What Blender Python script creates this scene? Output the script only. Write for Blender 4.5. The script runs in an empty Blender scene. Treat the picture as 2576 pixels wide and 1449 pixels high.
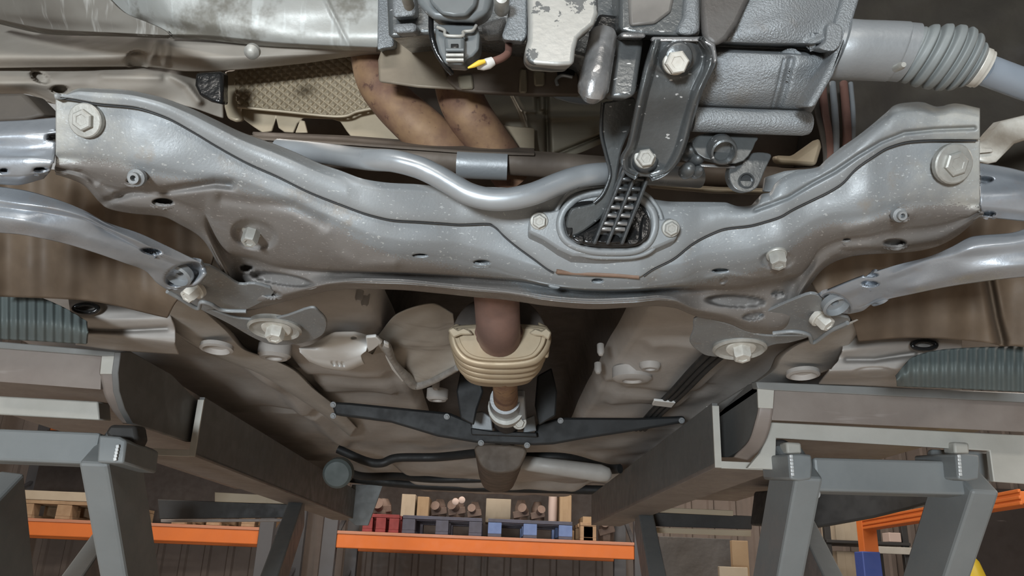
import bpy, bmesh, math, random
import numpy as np
from mathutils import Vector, Matrix
random.seed(7); np.random.seed(7)
S = bpy.context.scene
COL = S.collection
# ------------------------------------------------------------------ camera
FPX, CX, CY = 2022.0, 1288.0, 724.5           # focal length in pixels of a 2576 x 1449 frame
H = 1.38                                       # camera height over the workshop floor
def _n(v):
    v = np.asarray(v, float); return v / np.linalg.norm(v)
_dY = _n([(1232-CX)/FPX, (1440-CY)/FPX, 1.0])  # vanishing point of the car's long axis
_r = math.radians(2.3)
_e = np.array([math.cos(_r), math.sin(_r), 0.0])
_X = _n(_e - (_e @ _dY)*_dY); _Z = np.cross(_X, _dY)
MW = np.array([_X, _dY, _Z])
cam = bpy.data.cameras.new('camera'); camo = bpy.data.objects.new('camera', cam); COL.objects.link(camo)
cam.sensor_width = 36.0; cam.lens = 36.0*FPX/2576.0; cam.clip_start = 0.02; cam.clip_end = 100
_m = Matrix(((MW[0][0], -MW[0][1], -MW[0][2], 0), (MW[1][0], -MW[1][1], -MW[1][2], 0), (MW[2][0], -MW[2][1], -MW[2][2], H), (0, 0, 0, 1)))
camo.matrix_world = _m
S.camera = camo
# ------------------------------------------------------------------ light and exposure
S.view_settings.view_transform = 'Standard'; S.view_settings.look = 'None'
S.view_settings.gamma = 1.0; S.view_settings.use_curve_mapping = False
S.view_settings.exposure = 0.28
W = bpy.data.worlds.new('workshop_air'); S.world = W; W.use_nodes = True
W.node_tree.nodes['Background'].inputs[0].default_value = (0.80, 0.72, 0.66, 1)
W.node_tree.nodes['Background'].inputs[1].default_value = 0.10
def area(name, loc, target, sx, sy, power, col):
    l = bpy.data.lights.new(name, 'AREA'); l.shape = 'RECTANGLE'; l.size = sx; l.size_y = sy; l.energy = power; l.color = col
    o = bpy.data.objects.new(name, l); COL.objects.link(o); o.location = loc
    o.rotation_euler = (Vector(target) - Vector(loc)).to_track_quat('-Z', 'Y').to_euler()
    return o
COOL = (0.90, 0.96, 1.0); WARM = (1.0, 0.89, 0.79)
area('work_lamp_front', (-0.74, -2.1, H-0.36), (0.05, 0.9, H+0.33), 0.42, 0.32, 90, (0.86, 0.94, 1.0))
area('fill_row_left', (-3.4, 2.2, H+2.6), (-2.6, 2.2, 0), 0.5, 5.0, 118, WARM)  # added unseen ceiling fill, feeds warm bounce off the floor
area('fill_row_right', (3.4, 1.6, H+2.6), (2.4, 1.6, 0), 0.5, 4.0, 100, WARM)  # added unseen fill on the other side, same purpose
area('fill_rear', (0.3, 4.9, H+2.7), (0.3, 6.2, H), 4.0, 0.4, 80, WARM)  # added unseen fill that brightens the back wall and racks
area('fill_aisle', (0.0, -3.6, H+2.4), (0, -1.2, 0), 4.0, 0.5, 95, (1, .95, .88))  # added unseen fill that brightens the floor ahead for a neutral bounce
# ------------------------------------------------------------------ helpers
def ray(px, py):
    c = np.stack([(np.asarray(px, float)-CX)/FPX, (np.asarray(py, float)-CY)/FPX, np.ones_like(np.asarray(px, float))], -1)
    return c @ MW.T
def Pd(px, py, d):
    v = ray(px, py); return v*(d/v[1]) + np.array([0, 0, H])
def zd(px, py, z):                             # forward distance of the point at height z (over the camera)
    v = ray(px, py); return float(v[1]*z/v[2])
def zp(px, py, z): return (px, py, zd(px, py, z))
def zof(px, py, d):
    v = ray(px, py); return float(v[2]*d/v[1])
def rpx(n, d): return n*d*1.06/FPX             # n pixels at forward distance d, in metres
WL = {}
def link(name, me, mat, parent=None, smooth=True):
    v = np.empty(len(me.vertices)*3); me.vertices.foreach_get('co', v); v = v.reshape(-1, 3)
    c = (v.min(0)+v.max(0))/2
    v = v - c; me.vertices.foreach_set('co', v.ravel()); me.update()
    o = bpy.data.objects.new(name, me); COL.objects.link(o)
    if mat: me.materials.append(mat)
    if smooth and len(me.polygons): me.polygons.foreach_set('use_smooth', [True]*len(me.polygons))
    WL[o.name] = c
    if parent is not None:
        o.parent = parent; o.location = c - WL[parent.name]
    else: o.location = c
    return o
def empty(name, loc, parent=None):
    o = bpy.data.objects.new(name, None); COL.objects.link(o); o.empty_display_size = 0.1
    c = np.array(loc, float); WL[o.name] = c
    if parent is not None: o.parent = parent; o.location = c - WL[parent.name]
    else: o.location = c
    return o
def tag(o, label=None, cat=None, group=None, kind=None):
    if label: o['label'] = label
    if cat: o['category'] = cat
    if group: o['group'] = group
    if kind: o['kind'] = kind
    return o
def sharp(o, deg=35):
    me = o.data
    bm = bmesh.new(); bm.from_mesh(me)
    for e in bm.edges:
        if len(e.link_faces) == 2 and e.calc_face_angle(0) > math.radians(deg): e.smooth = False
    bm.to_mesh(me); bm.free(); return o
def bevel(o, w, seg=2, deg=30):
    m = o.modifiers.new('edge', 'BEVEL'); m.width = w; m.segments = seg; m.limit_method = 'ANGLE'; m.angle_limit = math.radians(deg)
    m.harden_normals = False
    return o
def pchip(x, y, xi):
    x = np.asarray(x, float); y = np.asarray(y, float); n = len(x)
    if n == 2: return np.interp(xi, x, y)
    h = np.diff(x); h[h == 0] = 1e-9; dl = np.diff(y)/h
    m = np.zeros(n)
    for i in range(1, n-1):
        if dl[i-1]*dl[i] > 0:
            w1 = 2*h[i]+h[i-1]; w2 = h[i]+2*h[i-1]
            m[i] = (w1+w2)/(w1/dl[i-1]+w2/dl[i])
    m[0] = dl[0]; m[-1] = dl[-1]
    xi = np.clip(xi, x[0], x[-1])
    k = np.clip(np.searchsorted(x, xi, side='right')-1, 0, n-2)
    t = (xi-x[k])/h[k]; t2 = t*t; t3 = t2*t
    return (2*t3-3*t2+1)*y[k]+(t3-2*t2+t)*h[k]*m[k]+(-2*t3+3*t2)*y[k+1]+(t3-t2)*h[k]*m[k+1]
def catmull(pts, n, closed=False):
    p = np.asarray(pts, float)
    if closed: p = np.vstack([p[-1], p, p[0], p[1]])
    else: p = np.vstack([2*p[0]-p[1], p, 2*p[-1]-p[-2]])
    out = []
    for i in range(1, len(p)-2):
        for k in range(n):
            t = k/n
            out.append(0.5*((2*p[i])+(-p[i-1]+p[i+1])*t+(2*p[i-1]-5*p[i]+4*p[i+1]-p[i+2])*t*t+(-p[i-1]+3*p[i]-3*p[i+1]+p[i+2])*t**3))
    if not closed: out.append(p[-2])
    return np.array(out)
# relief: functions of the traced position that push a sheet in or out
def pit(cx, cy, rx, ry, dep, ang=0.0, soft=0.35):
    a = math.radians(ang); ca, sa = math.cos(a), math.sin(a)
    def f(x, y):
        u = ((x-cx)*ca+(y-cy)*sa)/rx; v = (-(x-cx)*sa+(y-cy)*ca)/ry
        r = np.sqrt(u*u+v*v); t = np.clip((1+soft*0.5-r)/soft, 0, 1)
        return dep*t*t*(3-2*t)
    return f
def ridge(poly, w, h):
    P = np.asarray(poly, float)
    def f(x, y):
        best = np.full(x.shape, 1e9)
        for a, b in zip(P[:-1], P[1:]):
            ab = b-a; L = (ab**2).sum()+1e-9
            t = np.clip(((x-a[0])*ab[0]+(y-a[1])*ab[1])/L, 0, 1)
            best = np.minimum(best, (x-a[0]-t*ab[0])**2+(y-a[1]-t*ab[1])**2)
        return -h*np.exp(-best/(w*w))
    return f
def lumps(amp, sx, sy, seed=0):
    rs = np.random.RandomState(seed); ph = rs.rand(8, 2)*6.28; k = rs.rand(8, 2)*1.4+0.3
    def f(x, y):
        s = 0
        for i in range(8): s = s+np.sin(x/sx*k[i, 0]+ph[i, 0]+y/sy*k[i, 1])*np.sin(y/sy*k[i, 1]+ph[i, 1])
        return amp*s/4
    return f
def grid_mesh(name, P3, mat, parent, th, flip=True):
    nv, nu = P3.shape[:2]
    idx = np.arange(nv*nu).reshape(nv, nu)
    q = np.stack([idx[:-1, :-1], idx[:-1, 1:], idx[1:, 1:], idx[1:, :-1]], -1).reshape(-1, 4)
    V = P3.reshape(-1, 3)
    if flip:
        k = q[len(q)//2 + nu//2 - 1] if len(q) > nu else q[0]
        tot = 0
        for k in q[::max(1, len(q)//50)]:
            n = np.cross(V[k[1]]-V[k[0]], V[k[3]]-V[k[0]]); tot += n @ (np.array([0, 0, H])-V[k[0]])
        if tot < 0: q = q[:, ::-1]
    me = bpy.data.meshes.new(name); me.from_pydata(V.tolist(), [], q.tolist())
    o = link(name, me, mat, parent)
    if th:
        m = o.modifiers.new('thick', 'SOLIDIFY'); m.thickness = th; m.offset = -1
    return o
def sheet(name, rows, mat, parent, nu=80, nv=40, th=0.003, feats=(), vmode='pchip', ux=False):
    R = []
    for r in rows:
        a = np.asarray(r, float)
        if ux: t = (a[:, 0]-a[0, 0])/(a[-1, 0]-a[0, 0])
        else:
            s = np.hypot(*np.diff(a[:, :2], axis=0).T); t = np.concatenate([[0], np.cumsum(s)]); t /= t[-1]
        ti = np.linspace(0, 1, nu)
        R.append(np.stack([pchip(t, a[:, k], ti) for k in range(3)], -1))
    R = np.array(R)
    s = np.hypot(np.diff(R[:, :, 0], axis=0), np.diff(R[:, :, 1], axis=0)).mean(1)+2.0
    v = np.concatenate([[0], np.cumsum(s)]); v /= v[-1]
    vi = np.linspace(0, 1, nv)
    vi = np.unique(np.concatenate([vi, v]))
    G = np.empty((len(vi), nu, 3))
    for j in range(nu):
        for k in range(3):
            G[:, j, k] = pchip(v, R[:, j, k], vi) if vmode == 'pchip' else np.interp(vi, v, R[:, j, k])
    d = G[:, :, 2].copy()
    for f in feats: d = d + f(G[:, :, 0], G[:, :, 1])
    V = ray(G[:, :, 0], G[:, :, 1]); P3 = V*(d/V[:, :, 1])[:, :, None] + np.array([0, 0, H])
    global LASTG; LASTG = G
    return grid_mesh(name, P3, mat, parent, th)
def prism(name, pts3, ext, mat, parent, bev=0.002, seg=2):
    """a flat outline of world points pushed along the vector ext"""
    A = np.asarray(pts3, float); n = len(A); B = A+np.asarray(ext, float)
    bm = bmesh.new()
    va = [bm.verts.new(p) for p in A]; vb = [bm.verts.new(p) for p in B]
    bm.faces.new(va); bm.faces.new(vb[::-1])
    for i in range(n): bm.faces.new([va[i], vb[i], vb[(i+1) % n], va[(i+1) % n]])
    bmesh.ops.recalc_face_normals(bm, faces=bm.faces)
    me = bpy.data.meshes.new(name); bm.to_mesh(me); bm.free()
    o = link(name, me, mat, parent); sharp(o, 30)
    if bev: bevel(o, bev, seg)
    return o
def plate(name, outl, d, th, mat, parent, bev=0.002, seg=2, smooth=0, back=None, k=.8):
    """outline traced at forward distance d (a number or f(px,py)), pushed back by th"""
    o = np.asarray(outl, float)[:, :2]
    if smooth: o = catmull(o, smooth, True)
    P = [Pd(x, y, d(x, y) if callable(d) else d) for x, y in o]
    c = np.mean(P, 0); e = max(0, (c[2]-H)/c[1])   # the back edge follows the slope of the underside
    return prism(name, P, (0, th, th*e*k) if back is None else back, mat, parent, bev, seg)
def zplate(name, outl, z, th, mat, parent, bev=0.002, smooth=0):
    """outline lying on the height plane z, thickness upward"""
    o = np.asarray(outl, float)[:, :2]
    if smooth: o = catmull(o, smooth, True)
    return prism(name, [Pd(x, y, zd(x, y, z)) for x, y in o], (0, 0, th), mat, parent, bev)
def sweep(name, C, rad, mat, parent, seg=20, caps=True, closed=False, oval=1.0, tdir=None):
    C = np.asarray(C, float); n = len(C); rad = np.broadcast_to(np.asarray(rad, float), (n,))
    T = np.gradient(C, axis=0)
    if closed: T = np.roll(C, -1, 0)-np.roll(C, 1, 0)
    T /= np.linalg.norm(T, axis=1)[:, None]+1e-12
    if tdir is not None: T[:] = _n(tdir)
    up = np.array([0, 0, 1.0]) if abs(T[0][2]) < 0.9 else np.array([1.0, 0, 0])
    V = []; N = None
    for i in range(n):
        if N is None: N = np.cross(T[i], up)
        N = N-(N @ T[i])*T[i]; N /= np.linalg.norm(N); B = np.cross(T[i], N)
        for k in range(seg):
            a = 2*math.pi*k/seg; V.append(C[i]+rad[i]*(math.cos(a)*N*oval+math.sin(a)*B))
    Fc = []
    for i in range(n if closed else n-1):
        j = (i+1) % n
        for k in range(seg): Fc.append((i*seg+k, i*seg+(k+1) % seg, j*seg+(k+1) % seg, j*seg+k))
    if caps and not closed:
        Fc.append(tuple(range(seg))[::-1]); Fc.append(tuple((n-1)*seg+k for k in range(seg)))
    me = bpy.data.meshes.new(name); me.from_pydata([tuple(p) for p in V], [], Fc); me.validate()
    bm = bmesh.new(); bm.from_mesh(me); bmesh.ops.recalc_face_normals(bm, faces=bm.faces); bm.to_mesh(me); bm.free()
    return sharp(link(name, me, mat, parent), 50)
def tube(name, pts, r, mat, parent, n=10, seg=20, closed=False):
    P = [Pd(*p) for p in pts]
    C = catmull(P, n, closed)
    if np.ndim(r):
        rr = np.interp(np.linspace(0, len(r)-1, len(C)), np.arange(len(r)), r)
    else: rr = r
    return sweep(name, C, rr, mat, parent, seg, closed=closed)
def lathe(name, base, axis, prof, mat, parent, seg=28, deg=40):
    a = _n(axis); b = np.cross(a, [0, 0, 1.0]) if abs(a[2]) < 0.9 else np.cross(a, [1.0, 0, 0]); b = _n(b); c = np.cross(a, b)
    base = np.asarray(base, float); V = []; Fc = []
    for r, h in prof:
        for k in range(seg):
            t = 2*math.pi*k/seg; V.append(base+a*h+max(r, 1e-5)*(math.cos(t)*b+math.sin(t)*c))
    n = len(prof)
    for i in range(n-1):
        for k in range(seg): Fc.append((i*seg+k, i*seg+(k+1) % seg, (i+1)*seg+(k+1) % seg, (i+1)*seg+k))
    Fc.append(tuple(range(seg))[::-1]); Fc.append(tuple((n-1)*seg+k for k in range(seg)))
    me = bpy.data.meshes.new(name); me.from_pydata([tuple(p) for p in V], [], Fc)
    bm = bmesh.new(); bm.from_mesh(me); bmesh.ops.recalc_face_normals(bm, faces=bm.faces); bm.to_mesh(me); bm.free()
    return sharp(link(name, me, mat, parent), deg)
def hexbolt(name, base, axis, r, mat, parent, h=None, flange=1.45, fh=0.25, turn=0.2, sunk=0.004):
    """flange washer, six-sided head with a chamfered top"""
    a = _n(axis); b = np.cross(a, [0, 0, 1.0]) if abs(a[2]) < 0.9 else np.cross(a, [1.0, 0, 0]); b = _n(b); c = np.cross(a, b)
    h = h or r*0.9; base = np.asarray(base, float)
    bm = bmesh.new()
    def ring(rr, hh, n, off=0.0): return [bm.verts.new(base+a*hh+rr*(math.cos(2*math.pi*k/n+off)*b+math.sin(2*math.pi*k/n+off)*c)) for k in range(n)]
    def skin(A, B):
        n = len(A)
        for k in range(n): bm.faces.new((A[k], A[(k+1) % n], B[(k+1) % n], B[k]))
    n = 24
    A = ring(r*flange, -sunk, n); B = ring(r*flange, r*fh*0.6, n); Cc = ring(r*flange*0.93, r*fh, n); D = ring(r*0.8, r*fh*1.1, n)
    skin(A, B); skin(B, Cc); skin(Cc, D); bm.faces.new(D); bm.faces.new(A[::-1])
    A = ring(r, 0, 6, turn); B = ring(r, h*0.86, 6, turn); Cc = ring(r*0.86, h, 6, turn); D = ring(r*0.55, h, 6, turn); E = ring(r*0.5, h*0.93, 6, turn)
    skin(A, B); skin(B, Cc); skin(Cc, D); skin(D, E); bm.faces.new(E); bm.faces.new(A[::-1])
    bmesh.ops.recalc_face_normals(bm, faces=bm.faces)
    me = bpy.data.meshes.new(name); bm.to_mesh(me); bm.free()
    return sharp(link(name, me, mat, parent), 32)
def box(name, lo, hi, mat, parent=None, bev=0.003):
    lo, hi2 = np.minimum(lo, hi).astype(float), np.maximum(lo, hi).astype(float)
    bm = bmesh.new(); r = bmesh.ops.create_cube(bm, size=1.0)
    s = hi2-lo; c = (hi2+lo)/2
    for v in bm.verts: v.co = Vector((v.co.x*s[0]+c[0], v.co.y*s[1]+c[1], v.co.z*s[2]+c[2]))
    me = bpy.data.meshes.new(name); bm.to_mesh(me); bm.free()
    o = link(name, me, mat, parent, smooth=False)
    if bev: bevel(o, min(bev, 0.2*float(s.min())), 2)
    return o
def beam(name, A, B, w, h, mat, parent=None, bev=0.004, side=(1, 0, 0)):
    """square tube from A to B; w along side, h across it"""
    A = np.asarray(A, float); B = np.asarray(B, float); t = _n(B-A); s = np.asarray(side, float); s = _n(s-(s @ t)*t); u = np.cross(t, s)
    V = []
    for P in (A, B):
        for i, j in ((-1, -1), (1, -1), (1, 1), (-1, 1)): V.append(P+s*w/2*i+u*h/2*j)
    Fc = [(3, 2, 1, 0), (4, 5, 6, 7)]+[(k, (k+1) % 4, (k+1) % 4+4, k+4) for k in range(4)]
    me = bpy.data.meshes.new(name); me.from_pydata([tuple(p) for p in V], [], Fc)
    bm = bmesh.new(); bm.from_mesh(me); bmesh.ops.recalc_face_normals(bm, faces=bm.faces); bm.to_mesh(me); bm.free()
    o = link(name, me, mat, parent, smooth=False)
    if bev: bevel(o, bev, 2)
    return o
# ------------------------------------------------------------------ materials
MT = {}
def mat(name, base, rough=0.5, metal=0.0, c2=None, n=(8, 0.5), streak=None, bump=None, spots=None, coat=0.0, ends=None, dirt=None):
    """base colour broken up by c2 through a noise; spots = small flecks; dirt = large patches"""
    m = bpy.data.materials.new(name); m.use_nodes = True; nt = m.node_tree; N = nt.nodes; L = nt.links
    b = N['Principled BSDF']; b.inputs['Roughness'].default_value = rough; b.inputs['Metallic'].default_value = metal
    if coat: b.inputs['Coat Weight'].default_value = coat; b.inputs['Coat Roughness'].default_value = 0.12
    tc = N.new('ShaderNodeTexCoord'); co = tc.outputs['Object']
    def noise(scale, detail=4, rgh=0.6, vec=None):
        x = N.new('ShaderNodeTexNoise'); x.inputs['Scale'].default_value = scale; x.inputs['Detail'].default_value = detail
        x.inputs['Roughness'].default_value = rgh; L.new(vec or co, x.inputs['Vector']); return x.outputs['Fac']
    def ramp(fac, a, z):
        r = N.new('ShaderNodeMapRange'); r.inputs['From Min'].default_value = a; r.inputs['From Max'].default_value = z; L.new(fac, r.inputs['Value']); r.interpolation_type = 'SMOOTHSTEP'; return r.outputs['Result']
    def mix(fac, a, c):
        x = N.new('ShaderNodeMix'); x.data_type = 'RGBA'; L.new(fac, x.inputs['Factor'])
        for s, v in ((6, a), (7, c)):
            if isinstance(v, tuple): x.inputs[s].default_value = (*v, 1)
            else: L.new(v, x.inputs[s])
        return x.outputs[2]
    def mapped(sc, rot=(0, 0, 0)):
        x = N.new('ShaderNodeMapping'); x.inputs['Scale'].default_value = sc; x.inputs['Rotation'].default_value = rot; L.new(co, x.inputs['Vector']); return x.outputs[0]
    col = tuple(base)
    if c2: col = mix(ramp(noise(n[0], 5), 0.5-0.25, 0.5+0.25*(2-n[1]*2+0.2)), col, tuple(c2))
    if streak:
        sc, cc, lo, hi = streak
        col = mix(ramp(noise(1.0, 4, 0.65, mapped(sc)), lo, hi), col, tuple(cc))
    if dirt:
        s, cc, lo, hi = dirt
        col = mix(ramp(noise(s, 6, 0.68), lo, hi), col, tuple(cc))
    if ends:                                   # road dust settled on the outer ends
        sx = N.new('ShaderNodeSeparateXYZ'); L.new(co, sx.inputs[0]); ab = N.new('ShaderNodeMath'); ab.operation = 'ABSOLUTE'; L.new(sx.outputs[0], ab.inputs[0])
        ad = N.new('ShaderNodeMath'); ad.operation = 'MULTIPLY_ADD'; L.new(noise(26, 5, 0.7), ad.inputs[0]); ad.inputs[1].default_value = 0.22; L.new(ab.outputs[0], ad.inputs[2])
        col = mix(ramp(ad.outputs[0], ends[0]+.11, ends[1]+.11), col, tuple(ends[2]))
    if spots:
        s, cc, lo = spots
        col = mix(ramp(noise(1.0, 1, 0.4, mapped((s, s, s*2.2))), lo, lo+0.04), col, tuple(cc))
    if isinstance(col, tuple): b.inputs['Base Color'].default_value = (*col, 1)
    else: L.new(col, b.inputs['Base Color'])
    rr = ramp(noise(22, 4), 0.3, 0.7); mr = N.new('ShaderNodeMapRange'); mr.inputs['To Min'].default_value = max(0.03, rough-0.10); mr.inputs['To Max'].default_value = min(1, rough+0.10)
    L.new(rr, mr.inputs['Value']); L.new(mr.outputs[0], b.inputs['Roughness'])
    if bump:
        bp = N.new('ShaderNodeBump'); bp.inputs['Strength'].default_value = bump[1]; bp.inputs['Distance'].default_value = bump[2] if len(bump) > 2 else 0.002
        L.new(noise(bump[0], 3, 0.55), bp.inputs['Height']); L.new(bp.outputs[0], b.inputs['Normal'])
    MT[name] = m; return m
# ================================================================== workshop shell
concrete = mat('brown_concrete', (.40, .345, .29), .7, 0, c2=(.32, .275, .23), n=(1.5, .5), dirt=(3, (.18, .14, .11), .58, .7), bump=(40, .2, .002))
cladding = mat('wall_cladding', (.225, .185, .16), .65, .05, c2=(.185, .15, .13), n=(3, .5), streak=((5, 1, .5), (.15, .13, .115), .5, .75))
ceil_m = mat('dark_ceiling', (.16, .15, .14), .8)
def struct(o): o['kind'] = 'structure'; return o
struct(box('floor', (-8, -6, -.1), (8, 7.6, 0), concrete, bev=0))
struct(box('ceiling', (-8, -6, H+3.3), (8, 7.6, H+3.4), ceil_m, bev=0))
struct(box('wall_left', (-8.1, -6, 0), (-8, 7.6, H+3.3), cladding, bev=0))
struct(box('wall_right', (8, -6, 0), (8.1, 7.6, H+3.3), cladding, bev=0))
struct(box('wall_front', (-8, -6.1, 0), (8, -6, H+3.3), cladding, bev=0))
prof = []; x = -8.0                                    # ribbed sheet wall behind the racks
while x < 8.0:
    prof += [(x, 7.4), (x+.115, 7.4), (x+.13, 7.38), (x+.17, 7.38), (x+.185, 7.4)]; x += .20
me = bpy.data.meshes.new('wall_back'); n = len(prof)
me.from_pydata([(a, b, 0) for a, b in prof]+[(a, b, H+3.3) for a, b in prof], [], [(k, k+1, n+k+1, n+k) for k in range(n-1)])
o = link('wall_back', me, cladding, None, smooth=False); struct(o)
steel = mat('subframe_paint', (.245, .262, .272), .50, .15, c2=(.21, .215, .215), n=(9, .5), dirt=(14, (.22, .20, .175), .56, .72), bump=(420, .18, .001), spots=(260, (.38, .39, .385), .68), ends=(.36, .50, (.36, .35, .315)))
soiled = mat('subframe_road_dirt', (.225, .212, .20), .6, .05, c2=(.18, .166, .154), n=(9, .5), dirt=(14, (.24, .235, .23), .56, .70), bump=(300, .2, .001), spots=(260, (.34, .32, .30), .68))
steel2 = mat('mount_plate_paint', (.26, .278, .287), .50, .15, c2=(.23, .235, .235), n=(9, .5), bump=(420, .16, .001), spots=(260, (.38, .39, .385), .69), ends=(.37, .50, (.40, .39, .35)))
armm = mat('control_arm_metal', (.43, .46, .49), .34, .55, c2=(.30, .32, .35), n=(10, .6), dirt=(9, (.33, .31, .30), .58, .72), bump=(300, .15, .001))
boltm = mat('dusty_bolt', (.46, .46, .43), .45, .4, c2=(.34, .33, .30), n=(60, .5), bump=(300, .2, .001))
boltw = mat('pale_bolt', (.62, .61, .56), .45, .2, c2=(.45, .42, .37), n=(70, .5))
cast = mat('cast_aluminium', (.25, .268, .28), .42, .35, c2=(.21, .22, .228), n=(14, .5), bump=(560, .9, .0016), dirt=(7, (.20, .19, .175), .60, .74))
blackoil = mat('oily_black_steel', (.042, .046, .048), .22, .3, c2=(.07, .075, .078), n=(20, .5), bump=(170, .35, .001), spots=(130, (.30, .32, .33), .735))
oilgrey = mat('oily_grey_steel', (.13, .138, .14), .28, .4, c2=(.09, .095, .096), n=(16, .5), bump=(210, .4, .001), spots=(150, (.55, .56, .56), .72))
rodm = mat('oily_rod_steel', (.10, .106, .106), .33, .3, c2=(.075, .08, .08), n=(18, .5), bump=(210, .25, .001), spots=(140, (.40, .40, .40), .72))
chrome = mat('wet_bright_steel', (.42, .42, .42), .20, .6, c2=(.16, .16, .16), n=(26, .5), bump=(140, .5, .001))
rubber = mat('wet_black_rubber', (.012, .012, .012), .17, 0, bump=(90, .6, .002))
boot_m = mat('boot_rubber', (.225, .245, .245), .5, 0, c2=(.18, .195, .195), n=(12, .5), bump=(300, .12, .001))
cvm = mat('joint_steel', (.29, .305, .315), .42, .3, c2=(.24, .252, .26), n=(12, .5), bump=(260, .2, .001))
shaftm = mat('shaft_steel', (.27, .31, .36), .42, .3)
rust = mat('rusty_pipe', (.31, .19, .10), .7, .1, c2=(.135, .068, .048), n=(17, .72), dirt=(60, (.10, .05, .035), .57, .68), bump=(120, .3, .001))
rust2 = mat('dull_rusty_pipe', (.20, .115, .09), .6, .2, c2=(.13, .08, .065), n=(20, .5))
rustlip = mat('rusty_lip', (.24, .15, .105), .65, .1, c2=(.18, .12, .085), n=(30, .5))
tanm = mat('tan_dusty_shield', (.44, .37, .27), .5, .25, c2=(.34, .28, .195), n=(9, .5), bump=(150, .15, .001))
tan2 = mat('soiled_tan_plate', (.27, .225, .165), .55, .15, c2=(.19, .155, .115), n=(12, .6), bump=(150, .2, .001))
olive = mat('olive_dusty_shield', (.26, .235, .175), .55, .25, c2=(.20, .17, .125), n=(8, .5), bump=(150, .15, .001))
brownp = mat('brown_dusty_plate', (.135, .105, .08), .65, .05, c2=(.085, .065, .05), n=(11, .6), bump=(110, .2, .001))
under = mat('dusty_underbody', (.36, .325, .28), .65, .0, c2=(.26, .228, .19), n=(5, .5), streak=((3, 14, 9), (.15, .125, .10), .56, .75), bump=(60, .2, .002))
floorm = mat('underbody_coating', (.42, .395, .37), .6, .0, c2=(.27, .25, .23), n=(4, .5), bump=(70, .25, .002))
darkm = mat('dark_bay', (.055, .048, .042), .7, 0, c2=(.10, .085, .07), n=(9, .5))
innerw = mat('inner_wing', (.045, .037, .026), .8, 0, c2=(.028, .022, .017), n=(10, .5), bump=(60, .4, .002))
liner = mat('arch_liner', (.14, .10, .066), .7, 0, c2=(.075, .052, .034), n=(7, .6))
ribm = mat('teal_grey_plastic', (.095, .115, .112), .6, 0, c2=(.075, .09, .088), n=(10, .5))
bracem = mat('black_brace_paint', (.014, .0155, .0165), .6, .0, c2=(.012, .012, .012), n=(12, .5))
convm = mat('converter_steel', (.40, .335, .24), .45, .4, c2=(.33, .25, .16), n=(10, .55))
sumpm = mat('scuffed_aluminium', (.40, .405, .385), .5, .2, c2=(.29, .285, .26), n=(7, .5), streak=((40, 6, 6), (.44, .45, .43), .56, .66), dirt=(5.5, (.16, .15, .125), .52, .62), bump=(120, .3, .001))
blockm = mat('bare_aluminium_oil_stain', (.42, .42, .40), .4, .35, c2=(.36, .355, .33), n=(14, .5), dirt=(20, (.12, .125, .125), .54, .555), bump=(140, .2, .001))
conn = mat('connector_plastic', (.145, .158, .162), .36, 0, c2=(.11, .12, .122), n=(20, .5), spots=(120, (.4, .42, .42), .735))
tubem = mat('silver_tube', (.40, .425, .445), .34, .45, c2=(.34, .36, .375), n=(16, .5), dirt=(26, (.05, .055, .058), .66, .70))
white_foil = mat('pale_cover', (.72, .725, .71), .5, .1, c2=(.64, .64, .62), n=(12, .5))
railm = mat('rail_coating', (.42, .405, .38), .55, .0, c2=(.33, .31, .285), n=(7, .5), bump=(70, .25, .002))
yellowp = mat('yellow_tip', (.75, .50, .05), .4); clearp = mat('milky_plastic', (.58, .57, .54), .35)
redbr = mat('reddish_hose', (.17, .085, .065), .6)
bay_paint = mat('body_paint', (.10, .10, .10), .5)

CAR = empty('car', (0, 1.6, H+0.42))
tag(CAR, 'raised car seen from below, grey front subframe bolted across it', 'car')
G = CAR

# ================================================================== subframe
def f(tab): 
    a = np.array(tab, float); return lambda x: float(pchip(a[:, 0], a[:, 1], np.array([x]))[0])
yR0 = f([(140, 243), (165, 236), (202, 221), (295, 224), (388, 240), (466, 266), (543, 301), (605, 331), (679, 358), (738, 381), (807, 412), (854, 428), (920, 451), (985, 460), (1048, 463), (1079, 466), (1150, 468), (1285, 472), (1402, 474), (1495, 474), (1600, 492), (1696, 507), (1793, 508), (1828, 509), (1852, 518), (1879, 519), (1899, 510), (1910, 489), (1937, 484), (1950, 462), (1975, 443), (2011, 428), (2057, 420), (2077, 402), (2112, 373), (2147, 349), (2197, 310), (2232, 280), (2255, 262), (2314, 256), (2360, 268), (2400, 260), (2465, 272)])
yS = f([(140, 244), (171, 247), (248, 260), (334, 268), (411, 291), (485, 330), (543, 365), (621, 408), (699, 443), (776, 481), (854, 512), (936, 541), (994, 553), (1048, 556), (1111, 560), (1157, 563), (1227, 561), (1250, 573), (1266, 590), (1343, 650), (1394, 684), (1421, 691), (1500, 696), (1600, 699), (1613, 695), (1635, 680), (1693, 650), (1743, 611), (1786, 588), (1824, 574), (1887, 566), (1925, 556), (1964, 543), (1991, 527), (2042, 502), (2081, 483), (2119, 459), (2151, 425), (2197, 392), (2236, 369), (2294, 354), (2352, 351), (2465, 351)])
yT = f([(140, 400), (163, 400), (248, 404), (349, 423), (466, 446), (543, 454), (621, 474), (699, 505), (776, 540), (839, 564), (897, 591), (955, 611), (1033, 622), (1142, 626), (1188, 638), (1246, 653), (1305, 673), (1363, 690), (1420, 699), (1600, 703), (1645, 692), (1712, 681), (1770, 657), (1828, 650), (1887, 642), (1925, 630), (1964, 621), (2003, 595), (2042, 572), (2100, 552), (2178, 545), (2236, 521), (2294, 508), (2372, 509), (2465, 518)])
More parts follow.
